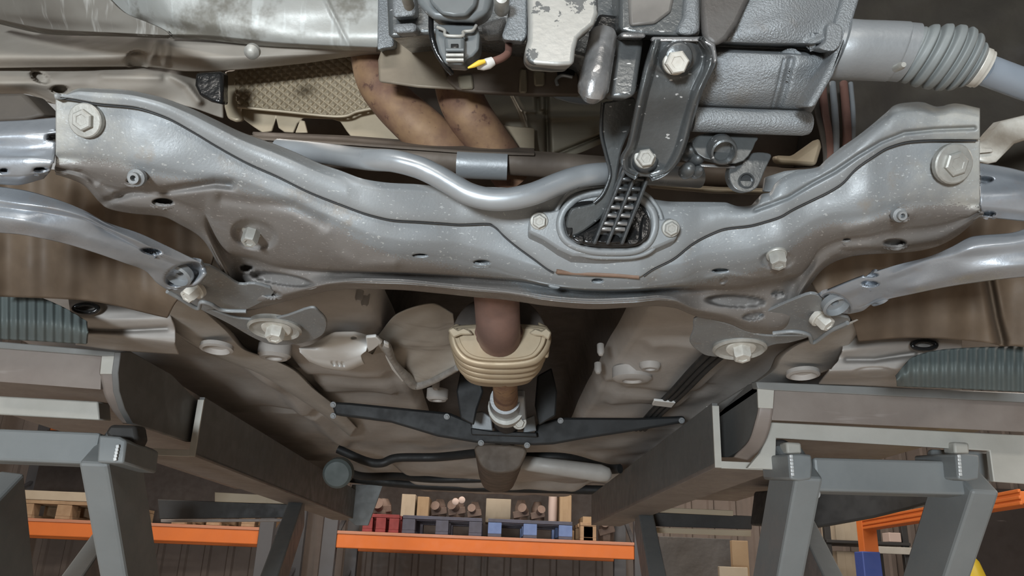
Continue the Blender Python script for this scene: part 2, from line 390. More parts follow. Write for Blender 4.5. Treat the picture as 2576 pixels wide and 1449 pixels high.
yB = f([(136, 438), (170, 448), (206, 463), (272, 525), (330, 537), (408, 545), (458, 568), (497, 591), (520, 615), (543, 657), (566, 700), (590, 770), (598, 783), (637, 779), (699, 763), (776, 743), (835, 731), (893, 727), (994, 729), (1111, 739), (1188, 747), (1266, 754), (1382, 770), (1499, 778), (1576, 774), (1654, 770), (1693, 774), (1751, 796), (1828, 812), (1887, 836), (1945, 845), (1984, 830), (2005, 770), (2042, 712), (2073, 675), (2112, 654), (2158, 643), (2300, 633), (2352, 622), (2388, 606), (2420, 585), (2465, 543)])
yG0 = f([(574, 640), (637, 653), (699, 673), (776, 682), (893, 688), (1000, 691), (1111, 696), (1227, 704), (1305, 710), (1382, 725), (1460, 735), (1538, 737), (1615, 734), (1732, 727), (1824, 729), (1887, 721), (1925, 712), (1995, 700)])
D0 = f([(140, .700), (300, .700), (500, .715), (700, .738), (900, .763), (1100, .785), (1300, .80), (1500, .806), (1650, .803), (1800, .797), (2000, .775), (2150, .752), (2300, .738), (2465, .733)])
def dF(x, y): return D0(x)+0.00021*(y-yT(x))
def blend(x):
    return 0.0 if 574 <= x <= 1995 else (min(1, (574-x)/60) if x < 574 else min(1, (x-1995)/60))
xsL = np.concatenate([np.linspace(140, 2465, 150)])
# lower shell: face below the seam, turn-under, underside, groove and lip
rows = [[], [], [], [], [], [], [], []]
for x in xsL:
    t, b, s = yT(x), yB(x), yS(x)
    zr = zof(x, t, D0(x))
    top = min(s-10, t-40)
    k = blend(x)
    g = (1-k)*yG0(min(max(x, 574), 1995)) + k*(t+(b-t)*0.55)
    g = min(max(g, t+14), b-14) if b-t > 40 else t+(b-t)*.5
    rows[0].append((x, top, dF(x, top)+.003)); rows[1].append((x, t-20, dF(x, t-20))); rows[2].append((x, t, dF(x, t)+.0035))
    rows[3].append(zp(x, t+min(20, (b-t)*.28), zr-.003)); 
    rows[4].append(zp(x, g-9 if b-t > 60 else g-2, zr-.004)); rows[5].append(zp(x, g, zr+.012*(1-k)-.002))
    rows[6].append(zp(x, b-min(20, (b-t)*.25), zr-.006-.006*(1-k))); rows[7].append(zp(x, b, zr+.004))
ft = [pit(346, 450, 26, 9, .010, -12), pit(410, 508, 24, 9, .03), pit(378, 632, 1, 1, 0), pit(640, 590, 54, 34, .018, 10), pit(620, 673, 16, 7, .03), pit(1057, 643, 17, 4, .03), pit(1212, 660, 19, 6, .015),
      pit(708, 702, 75, 14, .034, 9), pit(683, 739, 24, 8, .02, 8), pit(1812, 681, 19, 5, .03), pit(1957, 738, 16, 6, .03), pit(1895, 795, 26, 9, .02, -8), pit(1850, 757, 70, 15, .034, 2),
      pit(2251, 611, 27, 10, .03), pit(2130, 603, 9, 5, .012), pit(2262, 543, 22, 8, .012), pit(1955, 655, 40, 22, .006), pit(1503, 706, 13, 5, .02), pit(1820, 706, 10, 6, .008, -30),
      ridge([(255, 512), (330, 482), (420, 480), (540, 462), (580, 466)], 10, -.013), ridge([(560, 500), (640, 512), (740, 520), (810, 560)], 14, -.006), ridge([(640, 655), (740, 690), (820, 680)], 10, .004),
      ridge([(820, 592), (850, 640), (900, 670), (990, 668)], 16, .006), ridge([(250, 465), (285, 490)], 9, .007), ridge([(2120, 632), (2250, 628), (2360, 612)], 7, -.007), ridge([(2130, 580), (2200, 560), (2290, 540)], 14, .004),
      ridge([(850, 690), (1111, 709), (1300, 722), (1500, 746), (1700, 740), (1900, 728)], 5, .003),
      ridge([(2000, 700), (2040, 690), (2080, 660)], 9, .005), ridge([(1780, 700), (1830, 690), (1890, 700), (1990, 690)], 7, .003), lumps(.0009, 60, 40, 3)]
SUB = sheet('subframe', rows, steel, G, nu=760, nv=150, th=.004, feats=ft, ux=True)
# road dirt lies over the underside with a ragged edge
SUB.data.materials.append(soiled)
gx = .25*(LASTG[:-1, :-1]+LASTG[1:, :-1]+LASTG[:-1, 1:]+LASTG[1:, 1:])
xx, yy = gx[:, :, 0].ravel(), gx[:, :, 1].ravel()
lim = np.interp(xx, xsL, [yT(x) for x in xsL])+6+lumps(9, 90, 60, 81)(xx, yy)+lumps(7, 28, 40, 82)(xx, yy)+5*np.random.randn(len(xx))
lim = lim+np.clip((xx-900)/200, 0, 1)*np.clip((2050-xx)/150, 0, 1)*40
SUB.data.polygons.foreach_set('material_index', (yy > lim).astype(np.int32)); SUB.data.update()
tag(SUB, 'grey pressed steel front subframe with dust flecks, spanning the car')
# upper plate lapped over it, its edge is the seam
rows = [[], [], [], [], []]
for x in xsL:
    s, r0 = yS(x), yR0(x)
    q = 0.0 if x > 900 else min(1, (900-x)/250)
    m1 = r0+min((s-r0)*.30, 26)
    rise = .045*q if x < 1500 else .004+.010*min(1, max(0, (x-2150)/120))
    rows[0].append((x, r0, dF(x, r0)+rise)); rows[1].append((x, r0+(m1-r0)*.55, dF(x, r0+(m1-r0)*.55)+rise*.35-.0035)); rows[2].append((x, m1, dF(x, m1)-.0042))
    rows[3].append((x, s-3, dF(x, s-3)-.0045)); rows[4].append((x, s, dF(x, s)-.0035))
def crease(x, y):
    return np.zeros_like(x)
ft = [ridge([(2450, 322), (2352, 326), (2275, 334), (2217, 357), (2158, 392), (2100, 431), (2042, 462), (1984, 497), (1900, 528)], 5, -.005),
      pit(1880, 508, 26, 12, .012), lumps(.0006, 70, 50, 5), pit(1200, 545, 2, 2, 0)]
UP = sheet('upper_plate', rows, steel2, SUB, nu=760, nv=70, th=.003, feats=ft, ux=True)
dustg = mat('streaked_dusty_panel', (.17, .16, .14), .6, .1, c2=(.12, .11, .095), n=(7, .5), streak=((50, 8, 8), (.30, .295, .275), .58, .70), bump=(80, .2, .001))
seamm = mat('seam_shade', (.035, .036, .037), .6)  # dark bead along the lapped edge, painted in for its shadow gap
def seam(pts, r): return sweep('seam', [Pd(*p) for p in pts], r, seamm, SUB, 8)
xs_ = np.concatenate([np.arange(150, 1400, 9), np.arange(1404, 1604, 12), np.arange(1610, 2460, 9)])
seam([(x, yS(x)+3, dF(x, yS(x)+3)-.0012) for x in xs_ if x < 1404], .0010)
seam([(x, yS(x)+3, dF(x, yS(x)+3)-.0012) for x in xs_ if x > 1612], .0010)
tube('rusty_plate_edge', [(1400, 683, dF(1400, 683)-.006), (1440, 686, .7995), (1500, 689, .7995), (1560, 692, .7995), (1607, 696, .80)], rpx(6.5, .8), rustlip, SUB, seg=10)
for nm, x, y, d, rp, ax, m_ in (('bolt', 216, 303, .681, 29, (-.1, -1, -.55), boltm), ('bolt', 2397, 412, .709, 34, (.12, -1, -.55), boltm)):
    b_ = hexbolt('mounting_bolt', Pd(x, y, d-.004), ax, rpx(rp, d), m_, SUB, flange=1.6, h=rpx(22, d), turn=.4)
def down_bolt(x, y, z, rp, m_=boltm, ln=30, par=None, fl=1.25, ax=(0, -.35, -1), nm='bolt'):
    d = zd(x, y, z); return hexbolt(nm, Pd(x, y, d), ax, rpx(rp, d), m_, par or SUB, flange=fl, h=rpx(ln, d), turn=.3)
def surf_z(x, y): return zof(x, yT(x), D0(x))-.004
down_bolt(636, 578, surf_z(636, 578)+.004, 21, ln=46, fl=1.3)
down_bolt(1953, 640, surf_z(1953, 640)+.002, 23, ln=38, fl=1.15)
# captive nuts and studs around the outer ends
for x, y, r_ in ((344, 447, 15), (2262, 541, 13)):
    lathe('captive_nut', Pd(x, y, D0(x)+.004), (0, -1, -.6), [(rpx(r_*1.5, .72), -.004), (rpx(r_*1.5, .72), .002), (rpx(r_, .72), .004), (rpx(r_*.95, .72), .008), (rpx(r_*.5, .72), .008), (rpx(r_*.45, .72), .001)], steel, SUB, 20)
# pocket flanges behind the arm bushes
for side in (0, 1):
    if side == 0:
        o1 = [(425, 728), (470, 700), (510, 668), (560, 690), (600, 716), (640, 715), (690, 735), (640, 770), (598, 782), (540, 778), (503, 776)]
        tab = [(503, 778), (530, 780), (600, 802), (700, 800), (780, 775), (806, 788), (823, 812), (811, 844), (760, 864), (690, 868), (640, 852), (575, 815)]
        z0 = .325
    else:
        o1 = [(1945, 832), (1905, 800), (1950, 775), (1996, 755), (2040, 740), (2068, 752), (2080, 790), (2135, 800), (2130, 822), (2080, 842), (2048, 862), (2036, 845)]
        tab = [(1735, 862), (1743, 832), (1752, 800), (1830, 815), (1890, 838), (1945, 846), (2036, 846), (1990, 862), (1945, 868), (1900, 888), (1848, 898), (1790, 897), (1762, 888)]
        z0 = .318
    zplate('bush_pocket', o1, z0+.012, .004, steel, SUB, .001, smooth=3)
    zplate('rear_tab', tab, z0+.014, .004, steel, SUB, .002, smooth=4)
    cx_, cy_ = ((692, 822), (1860, 872))[side]
    d_ = zd(cx_, cy_, z0+.012)
    lathe('bolt_seat', Pd(cx_, cy_, d_), (0, -.12, -1), [(rpx(64, d_), -.004), (rpx(66, d_), .004), (rpx(60, d_), .007), (rpx(54, d_), .003), (rpx(26, d_), .001)], boltm, SUB, 36)
    hexbolt('rear_bolt', Pd(cx_+4, cy_+2, d_), (0, -.3, -1), rpx(23, d_), boltw, SUB, flange=1.6, h=rpx(34, d_))
    bx, by = ((492, 728), (2062, 798))[side]
    d_ = zd(bx, by, z0+.008)
    hexbolt('pocket_bolt', Pd(bx, by, d_), ((-.5, -.6, -1), (.6, -.5, -1))[side], rpx(20, d_), boltw, SUB, flange=1.35, h=rpx(34, d_))
# V-shaped lips of the rear brackets
tube('bracket_lip', [zp(421, 733, .322), zp(455, 752, .320), zp(497, 776, .318), zp(506, 760, .318), zp(530, 765, .318), zp(560, 780, .318), zp(620, 783, .318)], .0028, steel2, SUB, seg=10)
tube('bracket_lip', [zp(2132, 812, .312), zp(2090, 832, .311), zp(2046, 862, .311), zp(2034, 842, .311), zp(1995, 834, .312), zp(1945, 838, .313)], .0028, steel2, SUB, seg=10)

# ================================================================== control arms
def arm(side):
    if side == 0:
        up = [(-330, 330, .71), (-30, 306, .70), (60, 302, .70), (152, 294, .705)]
        rr = [up, [(-330, 372, .70), (-30, 345, .69), (60, 338, .69), (140, 335, .695)], [(-330, 400, .705), (-30, 372, .698), (60, 376, .698), (138, 370, .70)], [(-330, 428, .70), (-30, 398, .69), (60, 398, .69), (134, 404, .695)], [(-330, 466, .71), (-30, 440, .70), (50, 440, .70), (128, 428, .705)], [(-330, 490, .74), (-30, 462, .73), (40, 466, .73), (110, 450, .73)]]
        A = sheet('control_arm', rr, armm, G, nu=60, nv=50, th=.004, feats=[pit(101, 427, 14, 6, .02), pit(8, 430, 10, 6, .02), pit(138, 345, 18, 9, .02), lumps(.002, 60, 40, 9)])
        lo = [[(-330, 470, .72), (-30, 468, .74), (47, 476, .742), (136, 499, .75), (214, 530, .765), (264, 557, .785), (349, 586, .81), (427, 622, .845), (505, 661, .88)],
              [(-330, 496, .71), (-30, 500, .735), (47, 510, .737), (136, 523, .746), (214, 545, .762), (264, 570, .78), (349, 606, .81), (427, 645, .85), (505, 672, .885)],
              [(-330, 512, .715), (-30, 520, .742), (47, 528, .744), (120, 538, .753), (214, 556, .77), (264, 580, .79), (340, 620, .82), (420, 660, .86), (510, 690, .90)],
              [(-330, 528, .715), (-30, 540, .742), (47, 550, .744), (110, 562, .754), (200, 585, .775), (250, 600, .79), (330, 636, .825), (410, 680, .87), (480, 715, .91)],
              [(-330, 560, .73), (-30, 584, .765), (47, 590, .77), (105, 600, .775), (155, 611, .79), (233, 634, .81), (311, 661, .84), (365, 681, .875), (395, 712, .905), (425, 732, .93)]]
        fe = [pit(380, 632, 22, 7, .025, 5), pit(463, 690, 46, 24, .022, -22), lumps(.0016, 50, 40, 11)]
        bush = (448, 692, .895); ang = -20
    else:
        rr = [[(2466, 410, .735), (2530, 420, .735), (2610, 440, .735)], [(2468, 440, .727), (2530, 450, .727), (2610, 468, .727)], [(2468, 478, .727), (2530, 486, .727), (2610, 500, .727)], [(2468, 518, .732), (2530, 522, .732), (2610, 530, .732)], [(2466, 545, .75), (2530, 552, .75), (2610, 560, .75)]]
        A = sheet('control_arm', rr, armm, G, nu=60, nv=50, th=.004, feats=[pit(2488, 538, 15, 6, .02), pit(2480, 452, 18, 8, .02), lumps(.003, 45, 30, 12)])
        lo = [[(2610, 562, .765), (2546, 585, .768), (2449, 594, .775), (2391, 622, .79), (2341, 644, .81), (2250, 668, .83), (2150, 705, .87), (2062, 742, .905)],
              [(2610, 600, .757), (2546, 612, .76), (2449, 622, .768), (2391, 640, .785), (2341, 652, .80), (2255, 684, .83), (2160, 722, .875), (2075, 755, .91)],
              [(2610, 634, .765), (2546, 638, .767), (2430, 648, .78), (2350, 662, .80), (2290, 690, .825), (2230, 712, .85), (2160, 742, .89), (2090, 775, .925)],
              [(2610, 660, .765), (2546, 666, .77), (2450, 680, .785), (2372, 698, .81), (2300, 718, .83), (2240, 736, .86), (2180, 765, .90), (2110, 788, .935)],
              [(2610, 694, .79), (2546, 700, .795), (2469, 709, .81), (2372, 724, .83), (2294, 740, .85), (2236, 752, .87), (2197, 763, .89), (2170, 782, .92), (2137, 790, .945)]]
        fe = [pit(2189, 714, 20, 7, .025, 5), pit(2190, 692, 17, 5, .015), pit(2103, 768, 38, 24, .022, 30), lumps(.0016, 50, 40, 13)]
        bush = (2104, 768, .92); ang = 25
    sheet('rear_leg', lo, armm, A, nu=150, nv=60, th=.005, feats=fe)
    x, y, d = bush
    C = Pd(x, y, d+.004)
    lathe('bush', C, (0.2*(1 if side else -1), -.5, -1), [(rpx(10, d), -.012), (rpx(36, d), -.006), (rpx(36, d), .002), (rpx(30, d), .004), (rpx(26, d), -.004), (rpx(10, d), -.004), (rpx(9, d), -.014)], cvm, A, 28)
    return A
tag(arm(0), 'bluish grey pressed steel control arm under the left bolt'); tag(arm(1), 'bluish grey pressed steel control arm under the right bolt')
shadem = mat('casing_shade', (.065, .058, .053), .45, .1, c2=(.10, .095, .09), n=(16, .5), bump=(300, .3, .001)); greyp = mat('soiled_grey_panel', (.21, .20, .185), .5, .2, c2=(.13, .12, .11), n=(12, .6))
# ================================================================== lower engine mount
MNT = empty('lower_engine_mount', Pd(1525, 580, .77), G)
fl = [(1330, 560), (1335, 543), (1352, 527), (1385, 530), (1415, 524), (1440, 500), (1480, 482), (1600, 486), (1640, 525), (1660, 550), (1688, 546), (1705, 562), (1706, 590), (1700, 602), (1644, 626), (1598, 641), (1530, 646), (1441, 642), (1406, 626), (1366, 600), (1329, 583)]
fl = [p for p in fl]
plate('flange', fl, lambda x, y: .762+.00015*(y-590), .034, steel2, MNT, .0025, 2, k=0)
tube('ring', [(x, y, .759+.00015*(y-570)) for x, y in ((1428, 518), (1412, 545), (1409, 572), (1420, 600), (1447, 619), (1490, 631), (1540, 634), (1592, 631), (1625, 616), (1643, 588), (1647, 556), (1636, 524), (1600, 496), (1525, 484), (1460, 494))], rpx(11, .75), steel2, MNT, seg=16, closed=True, n=8)
tube('ring_bead', [(x, y, .762+.00015*(y-570)) for x, y in ((1412, 508), (1396, 545), (1394, 580), (1408, 612), (1440, 634), (1490, 646), (1540, 648), (1600, 645), (1640, 628), (1662, 592), (1664, 552), (1648, 514), (1610, 482), (1525, 470), (1450, 480))], rpx(6, .76), steel2, MNT, seg=10, closed=True, n=8)
plate('rubber_core', [(1430, 520), (1420, 560), (1428, 592), (1466, 612), (1500, 618), (1594, 618), (1622, 600), (1634, 566), (1626, 525), (1590, 500), (1480, 498)], .749, .02, rubber, MNT, .004, 3, smooth=4)
for q in ([(1420, 545), (1440, 524), (1440, 585), (1428, 590)], [(1620, 540), (1634, 548), (1630, 590), (1612, 600)], [(1502, 586), (1548, 586), (1560, 610), (1495, 608)], [(1440, 598), (1465, 590), (1470, 608), (1455, 610)], [(1580, 602), (1606, 604), (1600, 613), (1584, 613)]):
    plate('rubber_pad', q, .743, .012, rubber, MNT, .003, 3, smooth=3)
for x, y in ((1356, 556), (1687, 574)):
    hexbolt('flange_bolt', Pd(x, y, .757), (0, -1, -.55), rpx(19, .75), boltm, MNT, flange=1.25, h=rpx(15, .75), turn=.5)
# torque rod: web, spine and rungs
RODO = empty('torque_rod', Pd(1560, 430, .68), G)
plate('web', [(1517, 262), (1535, 254), (1592, 244), (1600, 262), (1588, 320), (1566, 372), (1556, 420), (1548, 470), (1530, 520), (1508, 552), (1455, 590), (1430, 592), (1424, 572), (1428, 545), (1440, 524), (1468, 517), (1496, 509), (1516, 488), (1532, 450), (1534, 424), (1524, 384), (1513, 330)], lambda x, y: .672+.00022*(y-250), .012, rodm, RODO, .003, 2, smooth=3)
tube('web_edge', [(1516, 258, .671), (1512, 330, .686), (1523, 384, .70), (1534, 428, .71), (1531, 455, .715), (1515, 490, .722), (1494, 511, .727)], rpx(5, .7), blackoil, RODO, seg=10)
for a, b in (((1573, 420), (1493, 612)), ((1603, 425), (1526, 612)), ((1634, 430), (1562, 612))):
    beam('spine', Pd(*a, .698), Pd(*b, .742), rpx(10, .72), .014, blackoil, RODO, .002)
plate('spine_web', [(1572, 420), (1634, 425), (1566, 612), (1492, 612)], lambda x, y: .704+.00023*(y-420), .004, blackoil, RODO, .001)
for k, y in enumerate((450, 474, 498, 520, 541, 561, 575)):
    t = (y-420)/192.0
    xl = 1573-80*t; xm = 1604-78*t; xr = 1634-72*t
    for a, b in ((xl+5, xm-5), (xm+5, xr-5)):
        sweep('rung', [Pd(a, y, .694+.00023*(y-420)), Pd((a+b)/2, y+1, .693+.00023*(y-420)), Pd(b, y+2, .694+.00023*(y-420))], rpx(6, .72), chrome if y > 490 else blackoil, RODO, 10)
# stamped bracket between rod and engine
def lerp(a, b, t): return [a[i]+(b[i]-a[i])*t for i in range(len(a))]
L_ = [(1640, 99), (1618, 170), (1602, 240), (1588, 310), (1576, 365), (1560, 400), (1566, 425), (1600, 444)]
R_ = [(1775, 99), (1804, 140), (1768, 232), (1746, 300), (1726, 370), (1704, 415), (1685, 432), (1640, 446)]
dd = [.575, .585, .60, .625, .645, .66, .668, .675]
rows = []
for t, off in ((0, .010), (.02, -.002), (.07, -.006), (.13, -.003), (.19, .004), (.5, .005), (.80, .004), (.87, -.003), (.93, -.006), (.98, -.002), (1, .012)):
    rows.append([(*lerp(l, r, t), d+off-(.006 if i == 0 and .02 < t < .98 else 0)) for i, (l, r, d) in enumerate(zip(L_, R_, dd))])
BR = sheet('rod_bracket', rows, oilgrey, G, nu=90, nv=70, th=.004, feats=[pit(1697, 140, 62, 50, -.004, 0, .3)])
tag(BR, 'oily dark stamped bracket with one bolt at each end')
plate('bracket_lip', [(1640, 92), (1772, 92), (1800, 108), (1806, 150), (1798, 160), (1790, 118), (1768, 104), (1640, 104)], .569, .008, chrome, BR, .002, 2)
lathe('bolt_collar', Pd(1697, 146, .582), (0.02, -1, -.62), [(rpx(47, .58), -.004), (rpx(47, .58), .004), (rpx(42, .58), .012), (rpx(36, .58), .017), (rpx(30, .58), .018)], oilgrey, BR, 32)
hexbolt('bracket_bolt', Pd(1699, 157, .572), (0.02, -1, -.70), rpx(34, .56), boltw, BR, flange=1.05, h=rpx(34, .56))
lathe('bolt_collar', Pd(1622, 398, .668), (0, -1, -.5), [(rpx(40, .66), -.004), (rpx(40, .66), .003), (rpx(34, .66), .007), (rpx(28, .66), .008)], blackoil, BR, 28)
hexbolt('bracket_bolt', Pd(1622, 396, .661), (0, -1, -.6), rpx(25, .66), boltm, BR, flange=1.2, h=rpx(24, .66))
# ================================================================== gearbox
rows = [[(1752, -40, .60), (1960, -40, .585), (2140, -40, .60)], [(1760, 50, .60), (1960, 48, .585), (2120, 52, .598)], [(1790, 103, .604), (1950, 108, .595), (2092, 108, .602)], [(1795, 116, .630), (1950, 122, .628), (2094, 126, .628)], [(1795, 131, .612), (1950, 138, .603), (2100, 144, .612)],
        [(1770, 200, .625), (1940, 206, .616), (2074, 214, .628)], [(1750, 262, .648), (1900, 266, .642), (2046, 276, .652)], [(1745, 275, .664), (1900, 280, .66), (2040, 284, .664)]]
GB = sheet('gearbox', rows, cast, G, nu=150, nv=110, th=.01, feats=[ridge([(1990, 150), (1975, 215), (1956, 276)], 10, -.006), ridge([(1972, 150), (1957, 215), (1940, 274)], 3, -.003), ridge([(2090, 70), (2078, 95), (2040, 112)], 12, .008), lumps(.0014, 40, 30, 21)])
tag(GB, 'wet speckled grey cast aluminium gearbox casing')
sweep('boss', [Pd(1742, 300, .655), Pd(1800, 302, .655), Pd(1900, 306, .655), Pd(1990, 309, .655), Pd(2020, 310, .655), Pd(2032, 310, .656), Pd(2038, 310, .656)], [rpx(34, .655)]*5+[rpx(31, .655), rpx(22, .655)], cast, GB, 28)
plate('case_rim', [(2130, -30), (2172, -30), (2141, 74), (2121, 132), (2098, 190), (2052, 268), (2030, 270), (2074, 190), (2100, 140), (2094, 110), (2096, 76)], .590, .03, cast, GB, .004, 3)
plate('case_rim_step', [(2085, 60), (2118, 66), (2118, 104), (2098, 128), (2060, 120), (2078, 104)], .586, .02, cast, GB, .004, 3, smooth=3)
plate('casing_shade_plate', [(1757, -30), (1900, -30), (1858, 60), (1830, 100), (1800, 118), (1770, 95)], .578, .01, shadem, GB, .006, 3)  # dark plate painting the shading at the left of the casing
# mounting lugs below the gearbox
plate('lug_plate', [(1742, 355), (1764, 338), (1812, 331), (1870, 336), (1907, 345), (1901, 358), (1884, 392), (1850, 412), (1772, 398), (1748, 376)], .672, .018, rodm, GB, .005, 3, smooth=2)
lathe('lug_boss', Pd(1815, 375, .668), (0, -.8, -.8), [(rpx(38, .67), -.006), (rpx(38, .67), .006), (rpx(34, .67), .011), (rpx(29, .67), .012), (rpx(26, .67), -.002), (rpx(10, .67), -.002)], oilgrey, GB, 30)
plate('lug_lip', [(1762, 412), (1850, 416), (1852, 424), (1762, 419)], .682, .006, chrome, GB, .001)
LUG = plate('lug', [(1846, 408), (1880, 390), (1906, 383), (1940, 388), (1934, 408), (1924, 430), (1914, 455), (1902, 474), (1880, 484), (1854, 478), (1838, 460), (1834, 434)], .684, .014, oilgrey, GB, .003, 2, smooth=3)
lathe('lug_hole', Pd(1878, 454, .682), (0, -1, -.3), [(rpx(21, .68), -.002), (rpx(21, .68), .001), (rpx(17, .68), .001), (rpx(16, .68), -.004), (rpx(3, .68), -.0045)], blackoil, GB, 24)
for x, y, r_ in ((1735, 380, 24), (1752, 402, 18), (1730, 428, 20), (1755, 432, 15)):
    lathe('cast_lump', Pd(x, y, .69), (0, -1, -.3), [(rpx(r_, .69), -.01), (rpx(r_, .69), .004), (rpx(r_*.7, .69), .010), (rpx(r_*.3, .69), .012)], oilgrey, GB, 16)
# ================================================================== drive shaft
C = catmull([Pd(2098, 122, .612), Pd(2140, 126, .61), Pd(2200, 128, .61), Pd(2262, 131, .61), Pd(2330, 138, .61), (Pd(2400, 149, .612)), Pd(2452, 166, .615), Pd(2490, 180, .62), Pd(2600, 220, .63), Pd(2950, 340, .66)], 14)
DS = empty('drive_shaft', C[0], G)
i0, i1, i2, i3 = 14*3+4, 14*6+2, 14*7-2, len(C)
k = np.linspace(0, 1, i0)
TD = _n((1, 0, -.46)); TC = _n((1, 0, -.30))
sweep('joint_cup', C[:i0], np.where(k < .08, rpx(72, .61), np.where(k > .92, rpx(80, .61), rpx(86, .61))), cvm, DS, 44, tdir=TC)
n_ = i1-i0; t = np.linspace(0, 1, n_*7); CC = np.stack([np.interp(t, np.linspace(0, 1, n_), C[i0:i1, q]) for q in range(3)], -1)
base = np.interp(t, [0, .10, .35, .60, .80, 1], [76, 80, 90, 92, 80, 55])
ph = (t*6.2) % 1.0
wave = (5-17*np.exp(-((ph-.5)/.16)**2))*np.clip((t-.06)*12, 0, 1)
sweep('rubber_boot', CC, rpx(1, .61)*(base+wave), boot_m, DS, 48, tdir=TD)
sweep('boot_clamp', C[i1-3:i2], [rpx(54, .617)]*3+[rpx(57, .617)]*max(0, (i2-i1+3-6))+[rpx(54, .617)]*3, boltw, DS, 36, tdir=TD)
sweep('boot_clamp', C[i0-6:i0+2], rpx(84, .61), cvm, DS, 44, tdir=TC)
lathe('clamp_ear', Pd(2262, 168, .572), (0, -1, -.4), [(rpx(11, .58), -.006), (rpx(11, .58), .004), (rpx(7, .58), .008)], boltm, DS, 14)
sweep('shaft', C[i2-4:], rpx(43, .62), shaftm, DS, 32)
# ================================================================== engine bits at the top
rows = [[(225, -40, 0.799), (400, -40, 0.754), (700, -40, 0.754), (968, -40, 0.754)], [(290, 30, 0.799), (440, 36, 0.769), (700, 40, 0.762), (962, 40, 0.762)], [(418, 84, 0.788), (520, 88, 0.781), (621, 98, 0.777), (700, 106, 0.777), (950, 118, 0.777)], [(424, 95, 0.800), (520, 101, 0.800), (621, 112, 0.800), (700, 120, 0.800), (947, 130, 0.800)]]
SP = sheet('sump', rows, sumpm, G, nu=160, nv=60, th=.005, feats=[lumps(.003, 90, 40, 31), ridge([(820, 0), (850, 60), (880, 120)], 5, .002)])
rows = [[(-40, -40, 0.754), (140, -40, 0.702), (240, -40, 0.696)], [(-40, 20, 0.780), (140, 40, 0.722), (310, 30, 0.696)], [(-40, 40, 0.793), (140, 74, 0.741), (300, 82, 0.709), (424, 88, 0.689)], [(-40, 52, 0.845), (140, 88, 0.806), (300, 92, 0.767), (424, 97, 0.734)]]
sheet('dusty_side', rows, dustg, SP, nu=90, nv=50, th=.005, feats=[lumps(.004, 60, 40, 33)])
tag(SP, 'scuffed pale aluminium sump panel streaked with dirt')
plate('sump_frame', [(950, -30), (990, -30), (990, 118), (960, 122), (948, 128)], .75, .03, cast, SP, .004, 3)
lathe('drain_plug', Pd(634, 130, 0.741), (0, -.8, -1), [(rpx(22, .72), -.004), (rpx(22, .72), .002), (rpx(16, .57), .006), (rpx(8, .57), .007)], boltm, SP, 20)
SEN = plate('sensor_plug', [(1094, 62), (1200, 60), (1207, 90), (1205, 125), (1190, 142), (1172, 150), (1168, 164), (1120, 161), (1104, 132), (1096, 100)], .545, .05, conn, G, .005, 3)
tag(SEN, 'dark grey plastic plug hanging from the engine')
plate('housing', [(1040, -30), (1050, 8), (1066, 28), (1090, 46), (1140, 52), (1190, 54), (1230, 34), (1238, 0), (1240, -30)], .532, .05, conn, SEN, .006, 3)
plate('housing_face', [(1076, -30), (1080, 6), (1110, 36), (1140, 41), (1174, 40), (1198, 14), (1206, -30)], .525, .02, conn, SEN, .003, 2)
plate('latch', [(1116, 92), (1168, 90), (1168, 164), (1122, 160)], .536, .02, conn, SEN, .003, 2)
tube('latch_rim', [(1100, 68, .540), (1118, 76, .538), (1120, 88, .536), (1140, 91, .535), (1164, 90, .536), (1166, 80, .538), (1188, 77, .539), (1198, 64, .541)], .0014, boltm, SEN, seg=8)
for y in (126, 139, 151):
    sweep('latch_rib', [Pd(1122, y, .533), Pd(1144, y, .533), Pd(1166, y, .533)], .0016, conn if y == 126 else boltm, SEN, 8)
plate('latch_hole', [(1134, 110), (1153, 110), (1153, 124), (1134, 124)], .5345, .003, rubber, SEN, .0005)
tube('strap', [(1084, 40, .56), (1086, 90, .56), (1098, 130, .565), (1120, 165, .57), (1136, 184, .58)], rpx(8, .56), rubber, SEN, seg=10)
for x, y, r_ in ((1022, -8, 16), (1262, 2, 22)):
    lathe('housing_screw', Pd(x, y, .53), (0, -1, -.35), [(rpx(r_, .53), -.02), (rpx(r_, .53), .004), (rpx(r_*.8, .53), .008), (rpx(r_*.3, .53), .009)], boltm, SEN, 20)
W_ = tube('wire_end', [(1280, 108, .58), (1278, 132, .565), (1262, 146, .555), (1236, 156, .55), (1226, 160, .55)], rpx(11, .55), redbr, G, seg=12)
tag(W_, 'loose wire ending in a milky sleeve with a yellow tip')
sweep('sleeve', [Pd(1240, 154, .548), Pd(1228, 160, .548), Pd(1214, 164, .548), Pd(1200, 167, .548)], [rpx(13, .55), rpx(16, .55), rpx(15, .55), rpx(9, .55)], clearp, W_, 16)
sweep('yellow_tip', [Pd(1220, 154, .541), Pd(1206, 158, .541), Pd(1192, 165, .541), Pd(1177, 171, .541)], [rpx(6, .55), rpx(8, .55), rpx(6, .55), rpx(2.5, .55)], yellowp, W_, 12)
ALB = plate('alternator_bracket', [(1327, -30), (1329, 60), (1328, 100), (1319, 130), (1326, 155), (1345, 162), (1400, 166), (1444, 164), (1448, 124), (1455, 97), (1470, 82), (1495, 62), (1506, 33), (1504, -30)], .53, .07, blockm, G, .010, 4)
tag(ALB, 'bare pale aluminium block with a dark oily patch')
plate('side_web', [(1285, -30), (1326, -30), (1326, 90), (1316, 104), (1268, 100), (1262, 90), (1276, 50)], .55, .03, cast, ALB, .004, 2)
